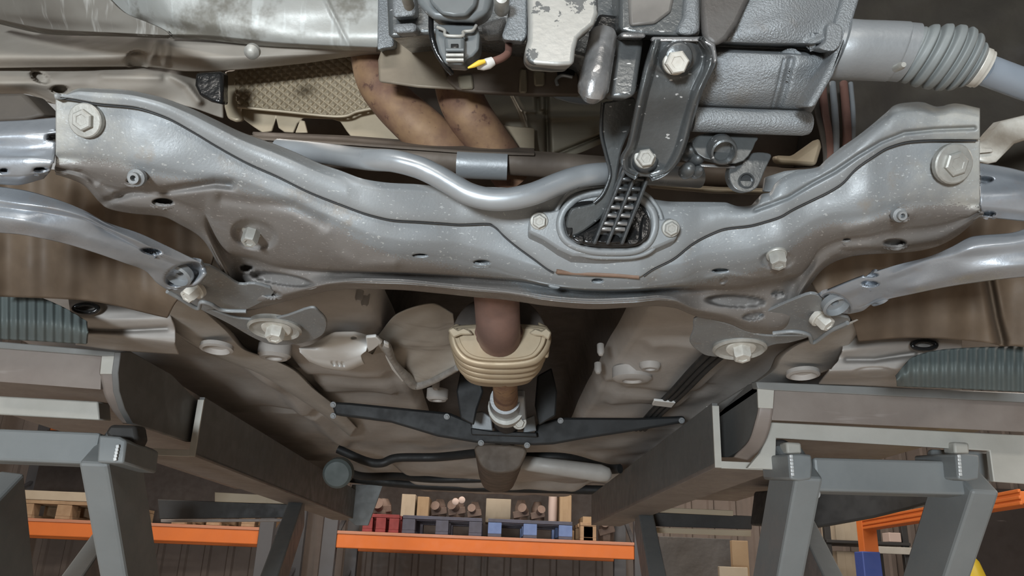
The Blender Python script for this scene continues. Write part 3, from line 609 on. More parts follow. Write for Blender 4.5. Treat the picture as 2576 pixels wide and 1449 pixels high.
CY_ = sweep('oil_filter_pipe', [Pd(1518, 84, .575), Pd(1517, 92, .575), Pd(1510, 130, .575), Pd(1500, 180, .575), Pd(1492, 222, .575), Pd(1489, 236, .578), Pd(1488, 240, .58)], [rpx(36, .575), rpx(40, .575), rpx(41, .575), rpx(43, .575), rpx(44, .575), rpx(40, .575), rpx(30, .575)], chrome, G, 32)
CY_.name = 'bright_pipe'; tag(CY_, 'short wet shiny steel pipe beside the bracket')
EB = plate('engine_bracket', [(1558, -30), (1558, 76), (1604, 86), (1640, 88), (1762, 92), (1768, -30)], .575, .05, oilgrey, G, .004, 3)
plate('bracket_ledge', [(1562, 80), (1624, 82), (1626, 95), (1562, 94)], .568, .03, chrome, EB, .003, 2)
plate('bracket_cheek', [(1548, 94), (1622, 94), (1612, 160), (1600, 240), (1575, 248), (1532, 246), (1540, 170)], .588, .03, oilgrey, EB, .005, 3)
plate('bracket_panel', [(1580, -20), (1700, -20), (1690, 30), (1650, 60), (1584, 66)], .572, .006, greyp, EB, .003, 2)
plate('bracket_arm', [(1726, -30), (1762, -30), (1764, 80), (1738, 90), (1700, 82), (1722, 40)], .566, .03, cast, EB, .005, 3)
plate('dark_bore', [(1508, 34), (1556, 40), (1554, 84), (1480, 84), (1494, 66)], .60, .02, rubber, EB, .003)
BLK = plate('engine_block', [(970, -40), (1780, -40), (1780, 110), (1600, 236), (1530, 236), (1480, 150), (1318, 108), (1230, 96), (1140, 80), (1080, 86), (975, 96)], .63, .14, oilgrey, G, .006, 3)
tag(BLK, 'oily dark grey engine block')
for q in ([(985, 60), (1046, 56), (1050, 80), (990, 84)], [(985, -30), (1040, -30), (1046, 40), (985, 44)], [(1210, 60), (1275, 40), (1262, 92), (1215, 96)]):
    plate('cast_rib', q, .606, .03, cast, BLK, .004, 2)
# ================================================================== exhaust side, behind the subframe
rows = [[(590, 150, .895), (760, 138, .895), (930, 125, .895)], [(590, 178, .89), (760, 166, .89), (930, 150, .89)], [(594, 240, .88), (760, 240, .88), (940, 230, .88)], [(600, 268, .875), (700, 278, .875), (850, 292, .875), (905, 276, .875), (960, 270, .875)]]
def diamonds(x, y): return -.0042*np.minimum(np.abs(np.sin((.75*x+.66*y)*math.pi/15)), np.abs(np.sin((.6*x-.8*y)*math.pi/15)))
HS = sheet('heat_shield', rows, tanm, G, nu=420, nv=190, th=.0015, feats=[diamonds, lumps(.002, 60, 30, 41)])
tag(HS, 'dusty tan embossed heat shield with a folded edge')
plate('shield_flange', [(563, 178), (584, 176), (598, 172), (604, 262), (610, 304), (590, 306), (570, 298), (562, 268)], .885, .012, tanm, HS, .004, 2)
plate('shield_apron', [(598, 268), (700, 278), (850, 293), (905, 277), (955, 270), (1100, 300), (1345, 322), (1345, 382), (1180, 374), (1000, 360), (884, 346), (872, 330), (856, 306), (835, 300), (762, 297), (748, 310), (738, 334), (715, 332), (700, 322), (694, 296), (684, 330), (660, 334), (636, 318), (612, 300)], .89, .003, tanm, HS, .001, 1)
tube('shield_crease', [(598, 269, .872), (700, 279, .872), (850, 293, .872), (900, 280, .872), (960, 268, .872)], rpx(4, .875), tanm, HS, seg=8)
plate('shield_tab', [(742, 334), (754, 302), (766, 304), (774, 334)], .88, .004, tanm, HS, .001)
EX = empty('exhaust_manifold', Pd(1100, 280, .9), G)
def rot(pts, dz=0): return pts
tube('downpipe', [(918, 60, .85), (925, 130, .85), (948, 205, .85), (993, 262, .855), (1050, 315, .86), (1112, 372, .875), (1170, 430, .90)], [rpx(44, .9), rpx(46, .9), rpx(52, .9), rpx(56, .9), rpx(60, .9), rpx(62, .9), rpx(60, .9)], rust, EX, n=12, seg=32)
tube('downpipe', [(1135, 120, .835), (1145, 190, .835), (1157, 240, .838), (1180, 290, .845), (1212, 335, .86), (1250, 385, .88), (1290, 440, .91)], [rpx(56, .89), rpx(57, .89), rpx(59, .89), rpx(59, .89), rpx(58, .89), rpx(56, .89), rpx(56, .9)], rust, EX, n=12, seg=32)
EP = plate('exhaust_bracket', [(950, 150), (958, 125), (985, 104), (1052, 98), (1066, 114), (1085, 118), (1110, 150), (1128, 190), (1140, 205), (1152, 226), (1050, 220), (952, 206)], .775, .006, tan2, G, .003, 2)
tag(EP, 'tan dusty heat plate across the rusty pipes')
EP2 = plate('dark_cover_plate', [(1120, 200), (1150, 160), (1210, 120), (1300, 105), (1330, 168), (1455, 168), (1462, 240), (1330, 240), (1200, 233), (1148, 226)], .765, .02, brownp, G, .003, 2)
for q in ([(1308, 172), (1327, 173), (1326, 234), (1305, 234)], [(1341, 174), (1373, 180), (1370, 216), (1344, 217)], [(1150, 190), (1188, 186), (1192, 224), (1156, 224)]):
    plate('cast_window', q, .761, .006, olive, EP2, .002, 1)
tube('cable_loop', [(1402, 214, .758), (1400, 200, .758), (1414, 190, .758), (1440, 194, .758)], rpx(5, .76), cvm, EP2, seg=8)
plate('dark_pocket', [(1402, 168), (1446, 168), (1446, 190), (1402, 190)], .761, .004, rubber, EP2, .001)
rows = [[(1190, 225, .93), (1340, 228, .92), (1540, 240, .92)], [(1205, 250, .92), (1345, 250, .912), (1540, 262, .91)], [(1230, 300, .915), (1350, 300, .90), (1540, 310, .905)], [(1250, 345, .915), (1350, 340, .905), (1530, 335, .91)], [(1270, 390, .925), (1360, 388, .915), (1420, 392, .915), (1540, 350, .92)]]
RS = sheet('rear_heat_shield', rows, olive, G, nu=120, nv=70, th=.002, feats=[ridge([(1290, 235), (1318, 290), (1332, 340), (1350, 390)], 6, .010), ridge([(1315, 280), (1375, 284)], 3, .004), ridge([(1352, 245), (1354, 282), (1372, 286)], 7, -.012), ridge([(1374, 240), (1378, 390)], 6, -.014), ridge([(1400, 388), (1510, 342)], 4, -.01), ridge([(1380, 295), (1520, 290)], 9, .005), lumps(.003, 60, 40, 43)])
tag(RS, 'olive grey folded heat shield behind the torque rod')
plate('foil_scrap', [(1385, 240), (1480, 248), (1502, 258), (1480, 264), (1430, 258)], .87, .006, cvm, RS, .002, 2, smooth=2)
# steering rack and ledge above the subframe
RK = sweep('steering_rack', catmull([Pd(610, 372, .86), Pd(800, 380, .86), Pd(1000, 396, .86), Pd(1275, 408, .86), Pd(1500, 424, .86), Pd(1700, 440, .86), Pd(1960, 452, .86), Pd(2080, 450, .86)], 4), rpx(34, .86), brownp, G, 24)
tag(RK, 'dirty brown steering rack housing running across')
prism('front_ledge', [Pd(x, y, d) for x, y, d in ((634, 338, .87), (880, 348, .87), (1190, 372, .87), (1345, 380, .87), (1345, 392, .84), (1190, 388, .84), (880, 366, .84), (640, 352, .84))], (0, 0, .004), brownp, RK, .001)
sweep('rack_sleeve', [Pd(1150, 412, .855), Pd(1200, 415, .855), Pd(1276, 418, .855)], rpx(38, .86), cvm, RK, 26)
plate('rack_ear', [(1640, 458), (1810, 470), (1960, 474), (1960, 488), (1800, 484), (1640, 470)], .82, .02, tanm, RK, .003)
plate('rack_ear', [(1925, 446), (1975, 430), (2010, 426), (2060, 424), (2020, 452), (1990, 478), (1960, 484), (1920, 482)], .775, .006, steel2, RK, .002)
plate('amber_sleeve', [(1950, 390), (2000, 392), (2066, 345), (2070, 370), (2056, 418), (1960, 412)], .84, .02, tanm, RK, .006, 3)
ST = tube('anti_roll_bar', [(700, 374, .80), (800, 384, .78), (900, 398, .735), (940, 402, .72), (990, 405, .712), (1050, 420, .71), (1095, 440, .71), (1135, 463, .71), (1180, 488, .71), (1232, 501, .71), (1285, 500, .71), (1343, 487, .71), (1402, 463, .712), (1452, 446, .715), (1500, 438, .72), (1560, 436, .74), (1640, 440, .77), (1760, 448, .79)], rpx(30, .71), tubem, G, n=10, seg=30)
tag(ST, 'bent silver steel bar dipping over the subframe')
# hoses right of the gearbox
HB = empty('hose_bundle', Pd(2100, 320, .9), G)
for x0, x1, r_, m_ in ((2068, 2086, 12, redbr), (2094, 2100, 10, cvm), (2122, 2128, 12, redbr), (2050, 2078, 8, darkm), (2140, 2140, 7, cvm)):
    tube('hose', [(x0, 210, .95), (x0+6, 280, .93), ((x0+x1)/2+6, 340, .90), (x1, 400, .88), (x1-8, 440, .88)], rpx(r_, .9), m_, HB, seg=12)
LK = plate('drop_link', [(2457, 356), (2478, 356), (2500, 330), (2523, 305), (2700, 262), (2700, 312), (2555, 362), (2510, 408), (2490, 412), (2460, 404)], .80, .02, boltw, G, .004, 3)
tag(LK, 'dusty white link bracket beside the right bolt')
plate('link_fold', [(2457, 372), (2496, 372), (2500, 382), (2458, 386)], .794, .006, boltw, LK, .001)
# ================================================================== body shell around the bay
SH = empty('body_shell', (0, .9, H+.6), G)
rows = [[(-60, 40, .95), (300, 40, .92), (600, 60, .90), (980, 80, .92)], [(-60, 105, .86), (150, 106, .84), (300, 108, .82), (560, 116, .80), (980, 124, .80)], [(-60, 140, .83), (150, 140, .81), (350, 138, .80), (560, 140, .80), (980, 130, .81)], [(-60, 172, .85), (350, 168, .825), (480, 180, .825), (560, 178, .825), (760, 160, .83), (905, 141, .83), (985, 138, .84)]]
sheet('chassis_leg', rows, under, SH, nu=150, nv=60, th=.004, feats=[lumps(.006, 70, 40, 51), pit(345, 150, 26, 22, .012), ridge([(390, 110), (380, 150)], 9, .01), ridge([(420, 115), (415, 160)], 8, .008)])
rows = [[(-60, 160, .87), (300, 160, .85), (480, 168, .86), (562, 172, .88)], [(-60, 205, .85), (150, 205, .84), (350, 200, .83), (440, 200, .84), (562, 215, .88)], [(-60, 236, .90), (60, 236, .88), (140, 262, .87), (300, 264, .86), (430, 262, .86), (562, 296, .89)]]
sheet('wheel_arch_panel', rows, under, SH, nu=110, nv=50, th=.004, feats=[lumps(.005, 60, 35, 52), pit(100, 195, 24, 12, .02, 30), pit(150, 225, 20, 10, .02), ridge([(430, 190), (470, 215), (500, 255)], 10, .008), ridge([(260, 190), (400, 192)], 12, .006)])
plate('dark_bracket', [(490, 182), (560, 178), (560, 262), (530, 256), (500, 240), (488, 215)], .80, .02, rubber, SH, .004, 2)
plate('dark_bracket', [(-40, 236), (58, 234), (112, 290), (60, 302), (-40, 306)], .82, .04, darkm, SH, .004, 2)
rows = [[(2020, -60, .98), (2300, -60, .98), (2640, -60, .98)], [(2020, 100, .98), (2300, 100, 1.0), (2640, 100, .98)], [(2020, 250, .99), (2300, 250, 1.02), (2640, 250, 1.0)], [(2000, 420, 1.0), (2300, 400, 1.02), (2640, 470, 1.0)]]
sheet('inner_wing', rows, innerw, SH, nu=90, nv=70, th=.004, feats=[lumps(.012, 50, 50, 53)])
rows = [[(440, 60, 1.02), (1300, 60, 1.02), (2150, 60, 1.02)], [(440, 300, 1.02), (1300, 300, 1.02), (2150, 300, 1.02)], [(440, 560, 1.05), (1300, 560, 1.05), (2150, 560, 1.05)]]
sheet('bulkhead', rows, brownp, SH, nu=60, nv=40, th=.004, feats=[lumps(.006, 90, 60, 55)])
# bonnet, wings and nose above the frame: they shade the bay
zt = H+.95
box('bonnet', (-.78, -.12, zt), (.78, 1.05, zt+.02), bay_paint, SH)
box('wing', (-.82, -.12, H+.62), (-.78, 1.05, zt), bay_paint, SH); box('wing', (.78, -.12, H+.62), (.82, 1.05, zt), bay_paint, SH)
# ---------------- floor pan (true heights over the camera)
foilm = mat('dull_foil', (.36, .35, .33), .5, .2, c2=(.22, .20, .18), n=(30, .5), bump=(90, .5, .003))
tunm = mat('tunnel_shade_shell_brown', (.055, .043, .035), .8, 0, c2=(.035, .028, .023), n=(7, .5), bump=(50, .3, .003))  # shade of the tunnel cavity put into colour; also the brown converter shell
xs = np.linspace(-1.02, .92, 130); ys = np.concatenate([np.linspace(1.08, 1.5, 50), np.linspace(1.52, 4.5, 120)])
P3 = np.empty((len(ys), len(xs), 3))
def sm(t): t = np.clip(t, 0, 1); return t*t*(3-2*t)
for j, y in enumerate(ys):
    xc = xs-.01
    z = np.full(xs.shape, .425)
    tun = sm((.235-np.abs(xc))/.05); tb = sm((3.0-y)/.8)
    z += .16*tun*tb
    z -= .018*sm((.03-np.abs(np.abs(xc)-.56))/.02)*sm((4.0-y)/.5)              # stiffening swages
    z += .010*np.sin(y*13)*sm((.5-np.abs(np.abs(xc)-.42))/.3)*.4
    z -= .014*sm((.10-np.abs(np.abs(xc)-.36))/.012)*sm((2.05-y)/.04)*sm((y-1.42)/.04)
    z += .012*sm((.05-np.abs(y-2.35))/.03)*sm((np.abs(xc)-.24)/.03)+.010*sm((.06-np.abs(y-1.85))/.03)*sm((.50-np.abs(xc))/.03)
    z += .004*np.sin(xc*31+y*3)*np.sin(y*17+xc*5)
    z += .30*sm((1.22-y)/.16)                                                    # rises to the bulkhead
    z -= .05*sm((y-2.9)/.5)*sm((.47-np.abs(xc))/.1)*(1-.5*sm((y-3.9)/.3))        # rear seat pan
    z += .05*sm((y-3.55)/.12)*sm((3.95-y)/.12)
    P3[j] = np.stack([xs, np.full(xs.shape, y), z+H], -1)
FLR = grid_mesh('floor_pan', P3, floorm, G, .003)
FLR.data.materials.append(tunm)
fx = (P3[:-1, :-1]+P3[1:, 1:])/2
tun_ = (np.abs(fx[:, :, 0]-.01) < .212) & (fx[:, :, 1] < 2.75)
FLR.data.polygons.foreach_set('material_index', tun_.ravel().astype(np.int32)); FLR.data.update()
tag(FLR, 'dusty brown-grey floor pan with a central tunnel')
# stone-guard rails under the floor (left and right)
def rail(pl, pr, z0, z1, name='chassis_rail'):
    n = len(pl); rr = [[], [], [], [], []]
    for i in range(n):
        z = z0+(z1-z0)*i/(n-1); (a, b), (c, d) = pl[i], pr[i]
        for q, (t, dz) in enumerate(((0, .045), (.10, .004), (.5, -.004), (.90, .004), (1, .045))):
            rr[q].append(zp(a+(c-a)*t, b+(d-b)*t, z+dz))
    return sheet(name, rr, railm, FLR, nu=110, nv=40, th=.002, feats=[lumps(.004, 40, 30, 61)])
rail([(402, 742), (403, 790), (427, 826), (468, 858), (520, 888), (640, 938), (740, 998), (830, 1058), (880, 1100)], [(508, 770), (545, 800), (582, 832), (626, 880), (700, 906), (745, 928), (792, 975), (850, 1022), (900, 1075)], .355, .40)
rail([(2045, 850), (1986, 872), (1951, 898), (1938, 925), (1905, 952), (1850, 985), (1750, 1050), (1660, 1110)], [(2172, 800), (2156, 855), (2132, 898), (2108, 922), (2061, 947), (1980, 975), (1850, 1060), (1720, 1140)], .350, .40)
for x, y, a, b in ((545, 875, 40, 12), (2020, 940, 40, 10)):
    d = zd(x, y, .352); lathe('drain_hole', Pd(x, y, d), (0, -.1, -1), [(rpx(a, d), -.004), (rpx(a, d), .003), (rpx(a*.8, d), .005), (rpx(a*.6, d), -.003), (rpx(4, d), -.004)], floorm, FLR, 24)
# pale splash cover and torn tunnel shield on the left
rows = [[zp(*p, .40) for p in ((818, 846), (844, 835), (888, 834), (924, 842))], [zp(*p, .385) for p in ((780, 868), (830, 858), (890, 856), (926, 862))], [zp(*p, .37) for p in ((752, 876), (800, 880), (870, 886), (920, 882))], [zp(*p, .364) for p in ((756, 886), (800, 902), (860, 908), (908, 896))], [zp(*p, .366) for p in ((776, 908), (822, 925), (866, 931), (916, 914))], [zp(*p, .38) for p in ((778, 910), (822, 927), (866, 933), (918, 916))]]
CVR = sheet('splash_cover', rows, white_foil, G, nu=70, nv=50, th=.003, feats=[pit(838, 914, 4, 7, .01, -30), pit(851, 915, 4, 7, .01, -30), pit(863, 916, 4, 7, .01, -30), pit(890, 850, 7, 3, .01)])
tag(CVR, 'pale rounded splash cover with three small slots')
rows = [[zp(*p, .42) for p in ((915, 880), (950, 845), (1000, 790), (1090, 765), (1140, 790))], [zp(*p, .405) for p in ((935, 890), (975, 880), (1030, 860), (1100, 850), (1150, 880))], [zp(*p, .385) for p in ((950, 868), (985, 900), (1020, 940), (1085, 935), (1150, 915))], [zp(*p, .375) for p in ((955, 862), (985, 910), (1045, 966), (1095, 956), (1152, 928))], [zp(*p, .385) for p in ((958, 858), (990, 920), (1045, 972), (1095, 962), (1154, 934))]]
sheet('tunnel_shield', rows, under, FLR, nu=80, nv=60, th=.002, feats=[lumps(.006, 18, 18, 67)])
for pts in ([(920, 850), (945, 848), (962, 862), (940, 880), (925, 888)], [(965, 862), (978, 868), (984, 905), (1004, 930), (1022, 955), (1012, 962), (985, 930), (970, 900)]):
    zplate('foil_edge', pts, .375, .006, white_foil, FLR, .002)
for x, y, a, z in ((1590, 950, 48, .405), (1635, 920, 26, .41), (1780, 1042, 3, .4), (1100, 1000, 26, .40), (690, 892, 40, .385)):
    d = zd(x, y, z); lathe('grommet', Pd(x, y, d), (0, 0, -1), [(rpx(a, d), -.02), (rpx(a, d), .002), (rpx(a*.8, d), .008), (rpx(a*.5, d), .008), (rpx(a*.42, d), .003), (rpx(a*.2, d), .003)], floorm, FLR, 26)
for x, y, a in ((1512, 900, 9), (1505, 945, 9), (1095, 985, 9), (900, 765, 10), (915, 778, 10)):
    d = zd(x, y, .40); lathe('weld_stud', Pd(x, y, d), (0, -.3, -1), [(rpx(a, d), -.03), (rpx(a, d), -.012), (rpx(a*.6, d), -.006), (rpx(a*.2, d), -.005)], floorm, FLR, 12)
tube('foil_lip', [zp(948, 852, .385), zp(972, 872, .38), zp(992, 912, .378), zp(1020, 945, .376), zp(1046, 967, .374), zp(1092, 956, .374), zp(1150, 925, .376)], [.006, .009, .006, .01, .012, .008, .006], foilm, FLR, seg=10)
# fuel and brake lines
BL = empty('brake_lines', Pd(1700, 960, zd(1700, 960, .395)), G)
for dx in (0, 18, 36):
    tube('pipe', [zp(1790+dx*1.2, 880, .392), zp(1740+dx, 930, .392), zp(1690+dx*.9, 985, .392), zp(1640+dx*.8, 1035, .392), zp(1600+dx*.6, 1080, .392)], .0065, bracem, BL, seg=10)
zplate('pipe_clip', [(1645, 1008), (1700, 1014), (1690, 1026), (1640, 1020)], .384, .006, white_foil, BL, .002)
# ================================================================== exhaust: pipe, converter, clamp
EXH = empty('exhaust', Pd(1258, 880, 1.2), G)
sweep('front_pipe', catmull([Pd(1246, 690, 1.02), Pd(1250, 760, 1.07), Pd(1253, 815, 1.10), Pd(1256, 848, 1.145)], 8), rpx(55, 1.1), rust2, EXH, 32)
for y, r_ in ((848, 56), (862, 52)):
    tube('weld_ring', [(1255+r_*math.cos(a), y-14+r_*.55*math.sin(a), 1.145+.01*math.sin(a)*-1) for a in np.linspace(0, 2*math.pi, 15)[:-1]], rpx(5, 1.15), rust2, EXH, seg=8, closed=True, n=3)
face = [(1143, 832), (1162, 824), (1258, 820), (1355, 824), (1373, 834), (1371, 862), (1355, 888), (1335, 901), (1290, 908), (1226, 908), (1186, 901), (1162, 886), (1146, 860)]
CV = plate('converter', face, 1.15, .20, convm, EXH, .006, 3, smooth=4, k=.1)
fp = catmull([(x, y) for x, y in face], 4, True)
cC = np.array([1258, 850.])
for k, (dd_, sc) in enumerate(((1.165, 1.0), (1.20, .99), (1.235, .975), (1.27, .955))):
    pts = [Pd(*(cC+(p-cC)*1.0), 1.15)+np.array([0, dd_-1.15, 0]) for p in fp]
    c3 = np.mean(pts, 0); pts = [c3+(p-c3)*(sc+.02) for p in pts]
    sweep('converter_rib', pts, .0075, convm, EXH, 10, closed=True)
plate('converter_rim', fp[::1], 1.146, .006, convm, EXH, .002, 2)
plate('converter_face', [tuple(cC+(p-cC)*.90) for p in fp], 1.1445, .004, convm, EXH, .001, 1)
rows_l = [(1128, 826), (1150, 812), (1165, 830), (1160, 868), (1175, 900), (1160, 893), (1142, 872)]
plate('shield_ear', rows_l, 1.17, .02, convm, EXH, .004, 2); plate('shield_ear', [(1352, 808), (1380, 822), (1386, 848), (1380, 902), (1360, 896), (1368, 850)], 1.17, .02, convm, EXH, .004, 2)
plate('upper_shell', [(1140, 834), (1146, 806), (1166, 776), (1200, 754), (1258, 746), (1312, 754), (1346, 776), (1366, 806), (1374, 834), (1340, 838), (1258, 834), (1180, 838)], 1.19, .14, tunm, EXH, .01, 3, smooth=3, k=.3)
for pts in ([(1126, 830), (1140, 822), (1152, 830), (1166, 824), (1180, 830), (1190, 842), (1160, 842), (1140, 850)], [(1330, 838), (1346, 826), (1362, 832), (1374, 824), (1388, 836), (1380, 856), (1366, 846), (1346, 844)]):
    plate('torn_edge', pts, 1.13, .006, tanm, EXH, .002, 1)
yz = zof(1272, 985, 1.55)
sweep('mid_pipe', [Pd(1268, 930, 1.33), Pd(1270, 962, 1.40), Pd(1272, 1000, 1.60), Pd(1273, 1020, 1.72)], [rpx(36, 1.35), rpx(30, 1.4), rpx(30, 1.6), rpx(30, 1.7)], rust, EXH, 26)
for pts in ([(1160, 925), (1206, 946), (1216, 985), (1200, 1030), (1192, 1070), (1158, 1052), (1148, 985)], [(1352, 945), (1388, 925), (1402, 985), (1398, 1046), (1356, 1070), (1346, 1020)]):
    plate('hanger_arm', pts, 1.88, .02, bracem, EXH, .004, 2)
CL = sweep('pipe_clamp', [Pd(1271, 1004, 1.62), Pd(1272, 1014, 1.67), Pd(1273, 1030, 1.75), Pd(1274, 1040, 1.80)], [rpx(36, 1.65), rpx(40, 1.65), rpx(40, 1.7), rpx(36, 1.7)], cvm, EXH, 26)
sweep('clamp_band', [Pd(1273, 1024, 1.69), Pd(1273, 1032, 1.72)], rpx(43, 1.7), boltm, EXH, 26)
beam('clamp_screw', Pd(1306, 990, 1.6), Pd(1312, 1060, 1.75), .022, .02, cvm, EXH)
hexbolt('clamp_nut', Pd(1306, 1062, 1.72), (0, -1, -.4), .011, boltm, EXH)
sweep('tail_pipe', [Pd(1274, 1036, 1.80), Pd(1275, 1060, 2.0), Pd(1270, 1110, 2.5)], rpx(34, 1.8), bracem, EXH, 24)
# ================================================================== cross brace
def zb(x, y): return zd(x, y, .385)
BRC = plate('cross_brace', [(832, 1011), (880, 1013), (1130, 1038), (1188, 1062), (1196, 1086), (1346, 1092), (1352, 1066), (1410, 1050), (1600, 1051), (1722, 1046), (1727, 1062), (1600, 1084), (1470, 1104), (1392, 1118), (1345, 1120), (1200, 1114), (1100, 1098), (980, 1062), (842, 1044)], 2.02, .05, bracem, G, .006, 2)
tag(BRC, 'black steel cross brace under the tunnel')
plate('brace_ear', [(1190, 1038), (1214, 1034), (1236, 1050), (1240, 1084), (1186, 1080)], 2.0, .02, cvm, BRC, .003)
plate('brace_ear', [(1322, 1052), (1344, 1044), (1350, 1084), (1316, 1090)], 2.0, .02, cvm, BRC, .003)
plate('brace_tray', [(1184, 1076), (1236, 1084), (1350, 1088), (1352, 1100), (1186, 1094)], 1.99, .03, bracem, BRC, .003)
for x, y in ((838, 1018), (838, 1046), (1124, 1048), (1410, 1058), (1715, 1058), (1210, 1114), (1326, 1120)):
    hexbolt('brace_bolt', Pd(x, y, 2.015), (0, -1, -.5), rpx(5, 2.0), cvm, BRC)
# rear silencer, rear beam and pipe
SIL = plate('silencer', [(1202, 1118), (1318, 1124), (1316, 1160), (1300, 1182), (1270, 1190), (1240, 1189), (1214, 1176), (1200, 1150)], 2.3, .9, brownp, G, .02, 4, smooth=3, k=.25)
tag(SIL, 'dusty brown rounded silencer end below the black brace')
RP = sweep('tank_strap_pipe', [Pd(1300, 1162, 2.55), Pd(1330, 1166, 2.55), Pd(1420, 1178, 2.55), Pd(1510, 1190, 2.55), Pd(1530, 1194, 2.55), Pd(1538, 1196, 2.55)], [rpx(12, 2.6), rpx(17, 2.6), rpx(19, 2.6), rpx(20, 2.6), rpx(16, 2.6), rpx(6, 2.6)], railm, G, 20)
RP.name = 'tail_tube'; tag(RP, 'pale dusty tube lying across the rear floor')
RB = sweep('rear_beam', catmull([Pd(850, 1196, 4.0), Pd(905, 1205, 4.0), Pd(1100, 1222, 4.0), Pd(1400, 1230, 4.0), Pd(1560, 1234, 4.0)], 6), .022, bracem, G, 16)
tag(RB, 'dark beam closing the rear floor')
for pts in ([(850, 1130, 3.0), (920, 1160, 3.0), (960, 1165, 3.0), (1000, 1152, 3.0), (1100, 1150, 3.0), (1200, 1140, 2.9)], [(840, 1160, 3.3), (900, 1196, 3.4), (1000, 1198, 3.5), (1100, 1206, 3.6), (1280, 1204, 3.6)], [(1310, 1150, 2.7), (1420, 1152, 2.7), (1500, 1172, 2.8), (1535, 1180, 2.75), (1560, 1179, 2.72)]):
    tube('cable', pts, .016, bracem, RB, seg=10)
lathe('round_cap', Pd(850, 1190, 2.7), (0, -1, -.3), [(rpx(34, 2.7), -.03), (rpx(34, 2.7), .01), (rpx(28, 2.7), .02), (rpx(8, 2.7), .022)], ribm, RB, 24)
rows = [[zp(*p, .43) for p in ((880, 1160), (1060, 1160), (1200, 1165))], [zp(*p, .41) for p in ((880, 1190), (1060, 1185), (1200, 1180))], [zp(*p, .40) for p in ((880, 1208), (1060, 1214), (1300, 1216))]]
# ================================================================== sills, liners and ribbed panels at the sides
def panel(name, rows, m_, nu, nv, fe, par=FLR): return sheet(name, rows, m_, par, nu=nu, nv=nv, th=.003, feats=fe)
vr = lambda w, a: (lambda x, y: a*np.sin(x/w))
panel('arch_liner', [[(-40, 420, 1.0), (200, 430, 1.0), (560, 520, 1.02)], [(-40, 560, 1.04), (200, 590, 1.04), (520, 690, 1.04)], [(-40, 660, 1.06), (200, 680, 1.06), (440, 760, 1.06)], [(-40, 745, 1.09), (200, 755, 1.09), (420, 800, 1.10)]], liner, 140, 60, [vr(15, .005), lumps(.006, 50, 60, 71)])
panel('arch_liner', [[(1990, 600, 1.02), (2300, 540, 1.0), (2640, 480, 1.0)], [(2060, 740, 1.04), (2300, 690, 1.04), (2640, 660, 1.04)], [(2140, 800, 1.06), (2300, 780, 1.06), (2640, 770, 1.06)], [(2160, 860, 1.10), (2300, 850, 1.09), (2640, 880, 1.09)]], liner, 140, 60, [vr(16, .005), lumps(.008, 60, 60, 73), ridge([(2485, 690), (2505, 800), (2520, 860)], 12, -.03)])
panel('ribbed_panel', [[(-40, 738, 1.15), (85, 745, 1.15), (150, 768, 1.15), (216, 806, 1.15)], [(-40, 800, 1.14), (85, 805, 1.14), (150, 815, 1.14), (218, 835, 1.14)], [(-40, 852, 1.17), (85, 858, 1.17), (150, 862, 1.17), (216, 866, 1.17)]], ribm, 200, 30, [vr(3.6, .0022)])
panel('ribbed_panel', [[(2252, 945, 1.15), (2300, 896, 1.15), (2380, 878, 1.15), (2500, 872, 1.15), (2620, 870, 1.15)], [(2255, 955, 1.14), (2300, 930, 1.14), (2380, 925, 1.14), (2500, 920, 1.14), (2620, 920, 1.14)], [(2256, 972, 1.17), (2300, 974, 1.17), (2380, 977, 1.17), (2500, 983, 1.17), (2620, 989, 1.17)]], ribm, 220, 30, [vr(3.8, .0022)])
panel('outer_floor', [[(170, 740, 1.24), (300, 745, 1.24), (420, 735, 1.24)], [(180, 800, 1.22), (300, 800, 1.22), (430, 800, 1.22)], [(190, 822, 1.25), (300, 828, 1.25), (440, 830, 1.25)], [(190, 842, 1.26), (300, 846, 1.26), (440, 860, 1.26)], [(190, 868, 1.44), (300, 882, 1.44), (450, 892, 1.44)]], floorm, 90, 60, [pit(215, 775, 40, 14, -.012), pit(215, 775, 22, 7, .02), ridge([(225, 735), (300, 745), (330, 750)], 10, -.01), ridge([(225, 830), (300, 832), (420, 826)], 6, -.02), lumps(.006, 60, 14, 75)])
panel('outer_floor', [[(2120, 830, 1.24), (2240, 810, 1.24), (2420, 800, 1.24)], [(2120, 880, 1.22), (2240, 860, 1.22), (2420, 850, 1.22)], [(2110, 905, 1.24), (2240, 900, 1.24), (2420, 890, 1.24)], [(2090, 930, 1.24), (2240, 925, 1.24), (2420, 920, 1.24)], [(2060, 966, 1.44), (2240, 973, 1.44), (2420, 982, 1.44)]], floorm, 90, 60, [pit(2325, 868, 34, 16, -.014), pit(2325, 868, 20, 9, .02), ridge([(2130, 905), (2200, 905), (2300, 890)], 6, -.02), pit(2200, 935, 50, 12, .01), lumps(.006, 60, 14, 77)])
for x, y in ((216, 776), (2325, 868)):
    tube('rubber_grommet', [(x+30*math.cos(a), y+11*math.sin(a), 1.205) for a in np.linspace(0, 2*math.pi, 13)[:-1]], rpx(6, 1.2), rubber, FLR, seg=8, closed=True, n=3)
